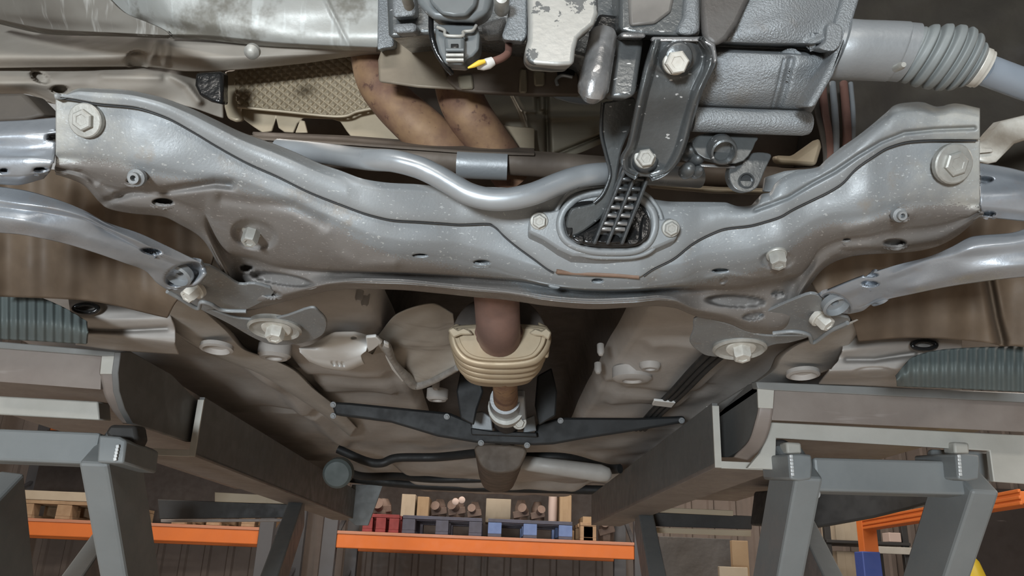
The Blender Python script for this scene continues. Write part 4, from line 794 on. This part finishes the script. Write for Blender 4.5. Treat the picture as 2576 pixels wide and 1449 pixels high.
# ================================================================== two sill lifts
liftgrey = mat('lift_blue_grey_paint', (.225, .240, .242), .5, .1, c2=(.19, .205, .208), n=(6, .5), bump=(200, .1, .001))
liftpale = mat('lift_pale_plate', (.50, .485, .44), .55, .1, c2=(.42, .405, .36), n=(8, .5), bump=(150, .2, .001))
liplight = mat('worn_lip', (.235, .24, .235), .5, .1, c2=(.19, .19, .18), n=(9, .5))
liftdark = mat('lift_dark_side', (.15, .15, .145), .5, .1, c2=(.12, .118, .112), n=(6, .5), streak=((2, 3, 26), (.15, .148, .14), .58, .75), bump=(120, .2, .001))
liftbrown = mat('lift_brown_plate', (.26, .225, .20), .55, .1, c2=(.20, .165, .145), n=(7, .5), streak=((3, 4, 40), (.32, .285, .26), .62, .72), bump=(120, .2, .001))
weld = mat('bright_weld', (.66, .68, .68), .4, .3); blackgap = mat('black_pad', (.03, .028, .026), .6)
cream = mat('cream_flange', (.40, .33, .235), .6)
def Xz(x, z): return lambda y: np.array([x, y, z+H])
def lift(side):
    sg = -1 if side == 0 else 1
    xi = -.690 if side == 0 else .498
    xo = xi+sg*.60
    T = empty('scissor_lift', (xi+sg*.3, 2.6, 0))
    y0 = 1.48; y1 = 4.15 if side == 0 else 3.72
    box('deck', (min(xi, xo), y0+.02, H+.345), (max(xi, xo), y1, H+.36), liftbrown, T, .002)
    # long inner side plate, its bare front edge and the bottom flange
    ye = 1.83 if side == 0 else 1.655; xc = -.667 if side == 0 else .449
    box('side_channel', (xc-sg*.0, ye, H+.222), (xc+sg*.012, y1+.05, H+.352), liftdark, T, .001)
    box('channel_flange', (xc, ye, H+.218), (xc+sg*.13, y1+.05, H+.228), liftbrown, T, .001)
    box('bare_edge', (xc-sg*.001, ye-.006, H+.218), (xc+sg*.013, ye, H+.345), liftpale, T, .0008)
    box('bare_edge', (xc+sg*.012, ye-.006, H+.217), (xc+sg*.132, ye, H+.2315), liftpale, T, .0008)
    # nose: side cheek with a curved foot and the bent front strip
    if side == 0:
        ck = [(304, 886), (330, 884), (430, 940), (520, 1030), (510, 1085), (480, 1112), (430, 1096), (370, 1076), (334, 1066), (314, 1030), (300, 985), (297, 938)]
        P = []
        for px, py in ck:
            v = ray(px, py); s = xi/v[0]; P.append(v*s+np.array([0, 0, H]))
        prism('nose_cheek', P, (-sg*-.0+sg*.012, 0, 0), liftdark, T, .0015)
        rr = [[(256, 893, 1.475), (250, 940, 1.475), (262, 992, 1.49), (284, 1034, 1.53), (310, 1066, 1.58)], [(306, 886, 1.47), (298, 940, 1.47), (302, 986, 1.485), (316, 1032, 1.525), (340, 1068, 1.575)]]
        sheet('nose_strip', [[p for p in r] for r in rr], liftbrown, T, nu=40, nv=6, th=.006)
        plate('nose_cap', [(256, 892), (305, 886), (298, 941), (251, 941)], 1.466, .006, liftpale, T, .001)
        plate('front_lip', [(-60, 854), (306, 886), (306, 895), (256, 896), (-60, 872)], 1.462, .03, liplight, T, .002)
        plate('front_plate', [(-60, 872), (256, 896), (253, 980), (-60, 956)], 1.475, .008, liftbrown, T, .001)
        plate('lower_beam', [(-60, 993), (246, 1010), (250, 1057), (-60, 1040)], 1.56, .05, liftpale, T, .003)
        plate('pad', [(262, 1090), (276, 1068), (340, 1070), (346, 1106), (335, 1128), (300, 1126)], 1.50, .05, blackgap, T, .006)
        # scissor arms
        def arm_(a, da, b, db, w, h, m_=liftgrey): return beam('scissor_arm', Pd(*a, da), Pd(*b, db), w, h, m_, T, .006)
        A = Pd(282, 1160, 1.54); B = Pd(330, 1449, 1.72); C = A+(B-A)*2.6; A = A-(B-A)*.14
        beam('scissor_arm', A, C, .052, .125, liftgrey, T, .006)
        prism('arm_cap', [Pd(248, 1094, 1.455), Pd(300, 1098, 1.455), Pd(318, 1108, 1.455), Pd(310, 1166, 1.455), Pd(243, 1163, 1.455)], (0, .15, 0), liftgrey, T, .004)
        for k in range(5): beam('weld_bead', Pd(300-k*1.6, 1122+k*8, 1.45), Pd(292-k*1.6, 1124+k*8, 1.45), .006, .004, weld, T, .001)
        beam('cross_bar', Pd(-60, 1121, 1.54), Pd(262, 1134, 1.54), .06, .058, liftgrey, T, .005, side=(0, 1, 0))
        A = Pd(-12, 1230, 1.70); B = Pd(14, 1449, 1.85); beam('scissor_arm', A, A+(B-A)*2.6, .05, .12, liftgrey, T, .006)
        A = Pd(748, 1286, 3.2); B = Pd(692, 1449, 2.75); beam('scissor_arm', A, A+(B-A)*2.4, .055, .12, liftgrey, T, .005)
        A = Pd(300, 1330, 2.6); B = Pd(226, 1440, 2.35); beam('scissor_arm', A, A+(B-A)*2.2, .055, .12, liftgrey, T, .005)
        pts = [(560, 1242), (735, 1246), (735, 1268), (560, 1262)]
        plate('rear_flange', [(540, 1238), (728, 1248), (736, 1268), (540, 1262)], 3.2, .03, cream, T, .002)
        plate('rear_channel', [(396, 1256), (738, 1268), (742, 1302), (400, 1306)], 3.25, .05, blackgap, T, .003)
        plate('rear_flange', [(404, 1306), (742, 1304), (742, 1312), (404, 1314)], 3.2, .03, liftbrown, T, .002)
        plate('end_gusset', [(886, 1219), (964, 1219), (926, 1322), (893, 1322), (860, 1290)], 4.02, .015, liftgrey, T, .002)
    else:
        ck = [(1904, 962), (1880, 968), (1798, 1050), (1806, 1150), (1830, 1150), (1880, 1120), (1900, 1075), (1908, 1020)]
        P = []
        for px, py in ck:
            v = ray(px, py); s = xi/v[0]; P.append(v*s+np.array([0, 0, H]))
        prism('nose_cheek', P, (sg*.012, 0, 0), liftdark, T, .0015)
        rr = [[(1904, 966, 1.485), (1908, 1020, 1.485), (1898, 1070, 1.50), (1884, 1110, 1.53), (1845, 1152, 1.60)], [(1950, 968, 1.48), (1946, 1022, 1.48), (1938, 1074, 1.495), (1920, 1120, 1.525), (1880, 1160, 1.59)]]
        sheet('nose_strip', rr, liftbrown, T, nu=40, nv=6, th=.006)
        plate('front_lip', [(1902, 960), (2640, 991), (2640, 1016), (1950, 982), (1906, 978)], 1.472, .03, liplight, T, .002)
        plate('nose_cap', [(1906, 976), (1948, 980), (1945, 1028), (1908, 1026)], 1.476, .006, liftpale, T, .001)
        plate('front_plate', [(1944, 980), (2640, 1012), (2640, 1090), (1942, 1057)], 1.485, .008, liftbrown, T, .001)
        plate('lower_plate', [(1940, 1062), (2640, 1098), (2640, 1222), (2500, 1212), (2490, 1134), (1953, 1102), (1951, 1182), (1880, 1178), (1912, 1140), (1930, 1100)], 1.56, .014, liftpale, T, .002)
        plate('pad', [(1952, 1106), (1972, 1104), (2000, 1120), (1990, 1180), (1953, 1182)], 1.58, .06, blackgap, T, .005)
        plate('pad', [(2345, 1130), (2488, 1136), (2492, 1215), (2440, 1225), (2340, 1170)], 1.66, .02, liftgrey, T, .005)
        for (ax, ay, bx, by, da, db) in ((2000, 1200, 1955, 1449, 1.56, 1.70), (2424, 1225, 2352, 1449, 1.56, 1.70)):
            A = Pd(ax, ay, da); B = Pd(bx, by, db); beam('scissor_arm', A-(B-A)*.16, A+(B-A)*2.6, .052, .125, liftgrey, T, .006)
        for x in (1982, 2404):
            plate('arm_cap', [(x, 1143), (x+30, 1141), (x+60, 1144), (x+63, 1172), (x+60, 1206), (x+30, 1210), (x+6, 1206)], 1.47, .15, liftgrey, T, .004)
            plate('arm_pin', [(x-4, 1112), (x+34, 1114), (x+36, 1142), (x-2, 1142)], 1.54, .04, liftpale, T, .004)
            for k in range(6): beam('weld_bead', Pd(x+4+k*.7, 1148+k*9, 1.466), Pd(x+12+k*.7, 1148+k*9, 1.466), .006, .004, weld, T, .001)
        beam('cross_bar', Pd(2036, 1197, 1.545), Pd(2404, 1207, 1.545), .06, .062, liftgrey, T, .005, side=(0, 1, 0))
        lathe('pin_end', Pd(2044, 1243, 1.54), (.2, -1, 0), [(.008, -.02), (.009, .012), (.006, .014)], weld, T, 16)
        A = Pd(1616, 1296, 3.2); B = Pd(1644, 1449, 2.75); beam('scissor_arm', A, A+(B-A)*2.4, .055, .12, liftgrey, T, .005)
        A = Pd(2010, 1330, 2.6); B = Pd(2066, 1449, 2.35); beam('scissor_arm', A, A+(B-A)*2.2, .055, .12, liftgrey, T, .005)
        plate('rear_flange', [(1634, 1275), (1845, 1284), (1845, 1298), (1634, 1288)], 3.2, .03, cream, T, .002)
        plate('rear_channel', [(1634, 1288), (1892, 1298), (1892, 1332), (1636, 1324)], 3.25, .05, blackgap, T, .003)
        plate('rear_flange', [(1636, 1326), (1890, 1334), (1890, 1350), (1640, 1340)], 3.2, .03, cream, T, .002)
    return T
tag(lift(0), 'blue-grey scissor lift with a short pale front beam, before the bare wooden pallets', 'lift', 'sill lifts under the car')
tag(lift(1), 'blue-grey scissor lift with notched pale plate, next to the orange and blue rack post', 'lift', 'sill lifts under the car')
# ================================================================== racks and what stands on them
orange = mat('orange_rack_paint', (.70, .175, .03), .6, .0, c2=(.62, .155, .03), n=(4, .5))
orange_d = mat('faded_orange_rim', (.50, .22, .13), .5)
rackblue = mat('dark_rack_upright', (.085, .085, .09), .5); blue = mat('blue_guard', (.05, .09, .33), .5)
wood = mat('pale_pallet_wood', (.42, .29, .175), .8, 0, c2=(.30, .19, .11), n=(9, .5)); redw = mat('red_pallet_paint', (.30, .05, .05), .7, 0, c2=(.2, .035, .035), n=(9, .5))
bluew = mat('blue_pallet_paint', (.16, .24, .46), .7, 0, c2=(.12, .18, .36), n=(9, .5)); dkblue = mat('slate_pallet_paint', (.085, .09, .13), .7, 0, c2=(.07, .07, .09), n=(9, .5))
card = mat('tan_cardboard', (.38, .27, .16), .8, 0, c2=(.32, .22, .13), n=(6, .5)); cardl = mat('cream_cardboard', (.48, .41, .31), .8, 0, c2=(.42, .35, .26), n=(6, .5))
castb = mat('brown_castings', (.12, .085, .065), .6, .3, c2=(.22, .155, .125), n=(14, .6)); pinkw = mat('pale_pink_plastic', (.52, .41, .36), .6)
yel = mat('yellow_plastic', (.70, .52, .03), .45, 0, c2=(.62, .45, .03), n=(5, .5)); blackp = mat('black_panel', (.030, .030, .030), .5)
shade_back = mat('rack_shade', (.05, .04, .035), .8, 0, c2=(.035, .028, .025), n=(3, .5))
def rack(x0, x1, zb, zt, label, sfx):
    T = empty('pallet_rack', ((x0+x1)/2, 6.5, 0))
    for y in (6.0, 7.0):
        b_ = box('shelf_beam', (x0, y, H+zb), (x1, y+.05, H+zt), orange, T, .006)
        box('beam_rim', (x0, y-.004, H+zt), (x1, y+.05, H+zt+.022), orange_d, T, .003)
        box('shelf_beam', (x0, y, H+1.00), (x1, y+.05, H+1.12), orange, T, .006)
        for x in (x0-.05, x1+.05): box('upright', (x-.05, y-.01, 0), (x+.05, y+.06, H+2.2), rackblue, T, .004)
    for x in (x0-.05, x1+.05):
        for k in range(3): beam('brace', (x, 6.06, .3+k*.6), (x, 7.0, .75+k*.6), .03, .02, rackblue, T, .002)
    for y in np.linspace(6.2, 6.9, 4): box('deck_bar', (x0, y, H+zt-.03), (x1, y+.04, H+zt), rackblue, T, .002)
    box('shade_panel', (x0, 6.96, H+zt), (x1, 6.98, H+1.0), shade_back, T, 0)  # added dark sheet standing in for the shadow behind the pallets
    return tag(T, label, 'rack', 'orange beam pallet racks along the back wall')
zrL = zof(350, 1325, 6.0); zrLb = zof(350, 1368, 6.0)
zrC = zof(1220, 1357, 6.0)-.002; zrCb = zof(1220, 1393, 6.0)
xL0, xL1 = Pd(-130, 1330, 6.0)[0], Pd(650, 1350, 6.0)[0]
xC0, xC1 = Pd(846, 1360, 6.0)[0], Pd(1596, 1380, 6.0)[0]
rack(xL0, xL1, zrCb, zrC, 'pallet rack with orange beam behind the front lift arm, bare wooden pallets on it', 0)
rack(xC0, xC1, zrCb, zrC, 'pallet rack with the orange beam seen between the lifts, blue and red pallets on it', 1)
ZS = zrC+.024
def pallet(px0, px1, m_, label, grp=None, mb=None, d=6.02, z=None, deep=.8, top=True):
    z = ZS if z is None else z
    x0 = Pd(px0, 1320, d)[0]; x1 = Pd(px1, 1320, d)[0]; w = x1-x0
    T = empty('pallet', ((x0+x1)/2, d+deep/2, H+z))
    bw = max(.07, w*.16)
    first = None
    for k in range(3):
        xx = x0+(w-bw)*k/2
        box('bottom_board', (xx, d, H+z), (xx+bw, d+deep, H+z+.02), m_, T, .002)
        for j in range(3):
            yy = d+(deep-.1)*j/2
            if first is None: first = blk = box('block', (xx, yy, H+z+.02), (xx+bw, yy+.1, H+z+.098), mb or m_, T, .003)
            else:
                blk = first.copy(); COL.objects.link(blk); c = np.array([xx+bw/2, yy+.05, H+z+.059]); blk.location = c-WL[T.name]; WL[blk.name] = c
    for j in range(5):
        yy = d+(deep-.1)*j/4
        box('deck_board', (x0, yy, H+z+.10), (x1, yy+.1, H+z+.124), m_, T, .002)
    return tag(T, label, 'pallet', grp)
pallet(36, 268, wood, 'pale wooden pallet on the orange beam beside the front lift arm')
pallet(430, 640, wood, 'pale wooden pallet under the black channel, right of the front lift arm')
pallet(912, 1003, redw, 'red painted pallet on the orange beam beside a slate blue one')
pallet(1012, 1212, dkblue, 'slate blue pallet on the middle of the orange beam')
pallet(1228, 1440, dkblue, mb=bluew, label='pallet with bright blue blocks on the orange beam')
pallet(1460, 1500, wood, 'narrow wooden pallet stub at the end of the orange beam')
pallet(-70, 260, redw, 'dark red pallet high on the rack, seen above the pale lift beam', z=1.125)
x0, x1 = Pd(42, 1260, 6.02)[0], Pd(262, 1260, 6.02)[0]
tag(box('plank', (x0, 6.02, H+ZS+.126), (x1, 6.6, H+ZS+.19), cardl, bev=.004), 'pale thick plank lying on the wooden pallet', 'plank')
def carton(px0, py0, px1, py1, m_, label, d=6.2, deep=.3, cat='box', zmin=None):
    a = Pd(px0, py1, d); b = Pd(px1, py0, d)
    z0 = a[2] if zmin is None else zmin
    T = empty('carton', ((a[0]+b[0])/2, d+deep/2, z0))
    box('body', (a[0], d, z0), (b[0], d+deep, b[2]), m_, T, .004)
    box('tape', ((a[0]+b[0])/2-.02, d-.001, z0+.002), ((a[0]+b[0])/2+.02, d+.001, b[2]-.002), m_, T, 0)
    return tag(T, label, cat)
PT = H+ZS+.124
carton(1008, 1244, 1046, 1284, cardl, 'cream carton standing on the slate blue pallet', zmin=PT)
carton(1048, 1250, 1080, 1288, card, 'tan carton beside the cream one on the slate pallet', zmin=PT)
carton(1222, 1256, 1286, 1282, cardl, 'cream crushed carton above the gap between two pallets', d=6.5, zmin=PT)
carton(1408, 1246, 1438, 1298, card, 'tall tan carton at the end of the blue block pallet', zmin=PT)
carton(1466, 1300, 1488, 1340, card, 'small tan carton on the wooden stub', d=6.1, zmin=PT)
def casting(px, py, r_, label, seed, d=6.3, zmin=None):
    rs = random.Random(seed); z = PT if zmin is None else zmin
    c = Pd(px, py, d); R = r_*d/FPX
    T = empty('casting', (c[0], d, z))
    h = max(.06, c[2]-z+R*.4)
    lathe('housing', (c[0], d+.1, z), (0, 0, 1), [(R*.9, 0), (R, h*.25), (R*.8, h*.5), (R*.85, h*.7), (R*.5, h)], castb, T, rs.choice((6, 7, 9)))
    lathe('neck', (c[0]+R*.3*rs.choice((-1, 1)), d, z+h*.55), (rs.uniform(-.5, .5), -1, .3), [(R*.45, -R*.5), (R*.45, R*.5), (R*.55, R*.5), (R*.55, R*.62), (R*.3, R*.63)], castb, T, 16)
    beam('lug', (c[0]-R*.95, d+.05, z+h*.3), (c[0]+R*.95, d+.05, z+h*.45), .05, .03, castb, T, .004)
    return tag(T, label, 'casting')
casting(1105, 1262, 20, 'brown metal casting beside the tan carton on the slate pallet', 1)
casting(1150, 1258, 22, 'tallest brown metal casting on the slate pallet, below two bright spots', 2)
casting(1194, 1268, 18, 'brown metal casting at the far end of the slate pallet', 3)
casting(1312, 1264, 20, 'brown metal casting above the first blue block', 4)
casting(1354, 1268, 18, 'wide brown metal casting in the middle of the blue block pallet', 5)
casting(960, 1262, 24, 'brown metal casting standing on the red pallet', 6, d=6.2)
casting(1528, 1290, 20, 'brown metal casting at the dark end of the shelf', 7, d=6.4, zmin=H+ZS)
for (px, py, lb) in ((1146, 1262, 'small white plastic cap shining on the tallest casting, nearer the red pallet'), (1162, 1258, 'small white plastic cap shining on the tallest casting, farther from the red pallet')):
    o = lathe('cap', Pd(px, py, 6.10), (0, -1, 0), [(.025, 0), (.025, .015), (.015, .02)], pinkw, None, 14); tag(o, lb, 'cap')
tag(lathe('white_bottle', (Pd(1391, 1250, 6.3)[0], 6.3, PT), (0, 0, 1), [(.032, 0), (.035, .12), (.032, .2), (.016, .24), (.016, .27)], pinkw, None, 18), 'pale pink bottle standing above the blue blocks', 'bottle')
# orange rack running towards the camera on the right
z1 = zof(2178, 1323, 5.2); A = Pd(2178, 1323, 5.2); dB = zd(2600, 1252, z1+.0); B = Pd(2600, 1252, max(dB, 2.2))
RR = empty('pallet_rack', (A[0], A[1], 0))
beam('shelf_beam', A, B, .05, .10, orange, RR, .004, side=(0, 0, 1)).data.name = 'beam'
t = _n(B-A); nrm = _n(np.cross(t, (0, 0, 1))); nrm = nrm if nrm @ -A < 0 else -nrm
sd = -nrm if (-nrm) @ (np.array([0, 0, H])-A) > 0 else nrm
for zz in (.026, .0, -.022):
    beam('beam_rib', A+sd*.05+np.array([0, 0, zz]), B+sd*.05+np.array([0, 0, zz]), .014, .012, orange, RR, .003, side=(0, 0, 1))
PX = Pd(2180, 1348, 5.15)
box('upright', (PX[0]-.045, 5.10, PX[2]-.10), (PX[0]+.045, 5.18, PX[2]+.10), orange, RR, .004)
PB = Pd(2188, 1388, 5.10)
prism('post_guard', [(PB[0]-.055, 5.08, PB[2]), (PB[0]+.055, 5.08, PB[2]), (PB[0]+.085, 5.08, 0.02), (PB[0]-.06, 5.08, 0.02)], (0, .12, 0), blue, RR, .006)
tag(RR, 'orange rack with a grooved beam and a blue foot guard on its post', 'rack')
SHF = empty('shelf_unit', (Pd(2180, 1360, 5.6)[0], 5.7, 0))
xa, xb = Pd(2080, 1360, 5.5)[0], Pd(2290, 1360, 5.5)[0]; zs = Pd(2080, 1357, 5.5)[2]
box('shelf_board', (xa, 5.5, zs-.02), (xb, 5.95, zs), blackp, SHF, .003)
box('metal_rail', (xa+.3, 5.49, zs-.075), (xb, 5.52, zs-.03), liftpale, SHF, .003)
for x in (xa, xb-.04):
    for y in (5.52, 5.91): box('post', (x, y, 0), (x+.04, y+.04, zs+.3), blackp, SHF, .003)
tag(SHF, 'black shelf unit with a pale rail behind the orange post', 'shelf')
carton(2104, 1312, 2160, 1352, cardl, 'cream carton just under the dark curved panel', d=5.6, deep=.25, zmin=zs)
carton(2108, 1388, 2160, 1424, cardl, 'cream carton beside the blue post guard', d=5.6, deep=.25, zmin=Pd(2104, 1460, 5.6)[2])
c = Pd(2256, 1352, 5.5); tag(box('carton', (c[0]-.05, 5.5, zs+.001), (c[0]+.03, 5.6, c[2]+.03), pinkw, bev=.004), 'small pale pink pack on the black shelf board', 'box')
c = Pd(2412, 1400, 3.6); zb = c[2]
YL = lathe('yellow_canister', (c[0], 3.6, 0), (0, 0, 1), [(.13, 0), (.135, .02), (.13, .4), (.10, zb-.10), (.075, zb-.02), (.06, zb), (.02, zb+.005)], yel, None, 28); tag(YL, 'yellow plastic canister with rounded shoulders beside the lift arm', 'canister')
lathe('collar', (c[0], 3.6, zb-.10), (0, 0, 1), [(.098, -.008), (.104, 0), (.098, .008)], yel, YL, 28)
c = Pd(1861, 1360, 4.6); tag(box('tan_board', (c[0]-.045, 4.6, 0), (c[0]+.045, 4.64, c[2]), card, bev=.003), 'tan upright board between the lift arms', 'board')
c = Pd(1845, 1426, 4.4); tag(box('pale_board', (c[0]-.075, 4.4, 0), (c[0]+.075, 4.43, c[2]), cardl, bev=.003), 'pale pink low board leaning before the tan one', 'board')
DP = plate('curved_panel', [(2020, 1228), (2300, 1236), (2400, 1238), (2360, 1262), (2290, 1282), (2200, 1304), (2100, 1322), (2040, 1332), (2010, 1330)], 2.6, .5, blackp, None, .01, 3); tag(DP, 'black curved panel hanging behind the notched lift crossbar', 'panel')
mott = mat('mottled_grey_sheet', (.10, .092, .085), .5, 0, c2=(.055, .05, .046), n=(3, .6), streak=((6, 3, 1.5), (.20, .19, .18), .60, .72), bump=(12, .4, .01))
xa, xb = Pd(1658, 1355, 5.4)[0], Pd(1842, 1355, 5.4)[0]; zt = Pd(1740, 1352, 5.4)[2]
T = empty('sheet_stack', ((xa+xb)/2, 5.5, 0))
for k in range(3): box('sheet', (xa+.01*k, 5.4+.05*k, 0), (xb+.01*k, 5.43+.05*k, zt-.01*k), mott, T, .004)
tag(T, 'dark grey mottled sheets standing between the two right lift arms', 'sheet')
db = mat('dark_scratched_board', (.038, .030, .027), .6, 0, c2=(.026, .02, .018), n=(3, .5), streak=((3, 3, 22), (.09, .075, .07), .66, .74))
xa, xb = Pd(2350, 1355, 6.2)[0], Pd(2760, 1355, 6.2)[0]
tag(box('dark_board', (xa, 6.2, 0), (xb, 6.25, H+.75), db, bev=.004), 'large dark brown scratched board behind the grooved orange beam', 'board')
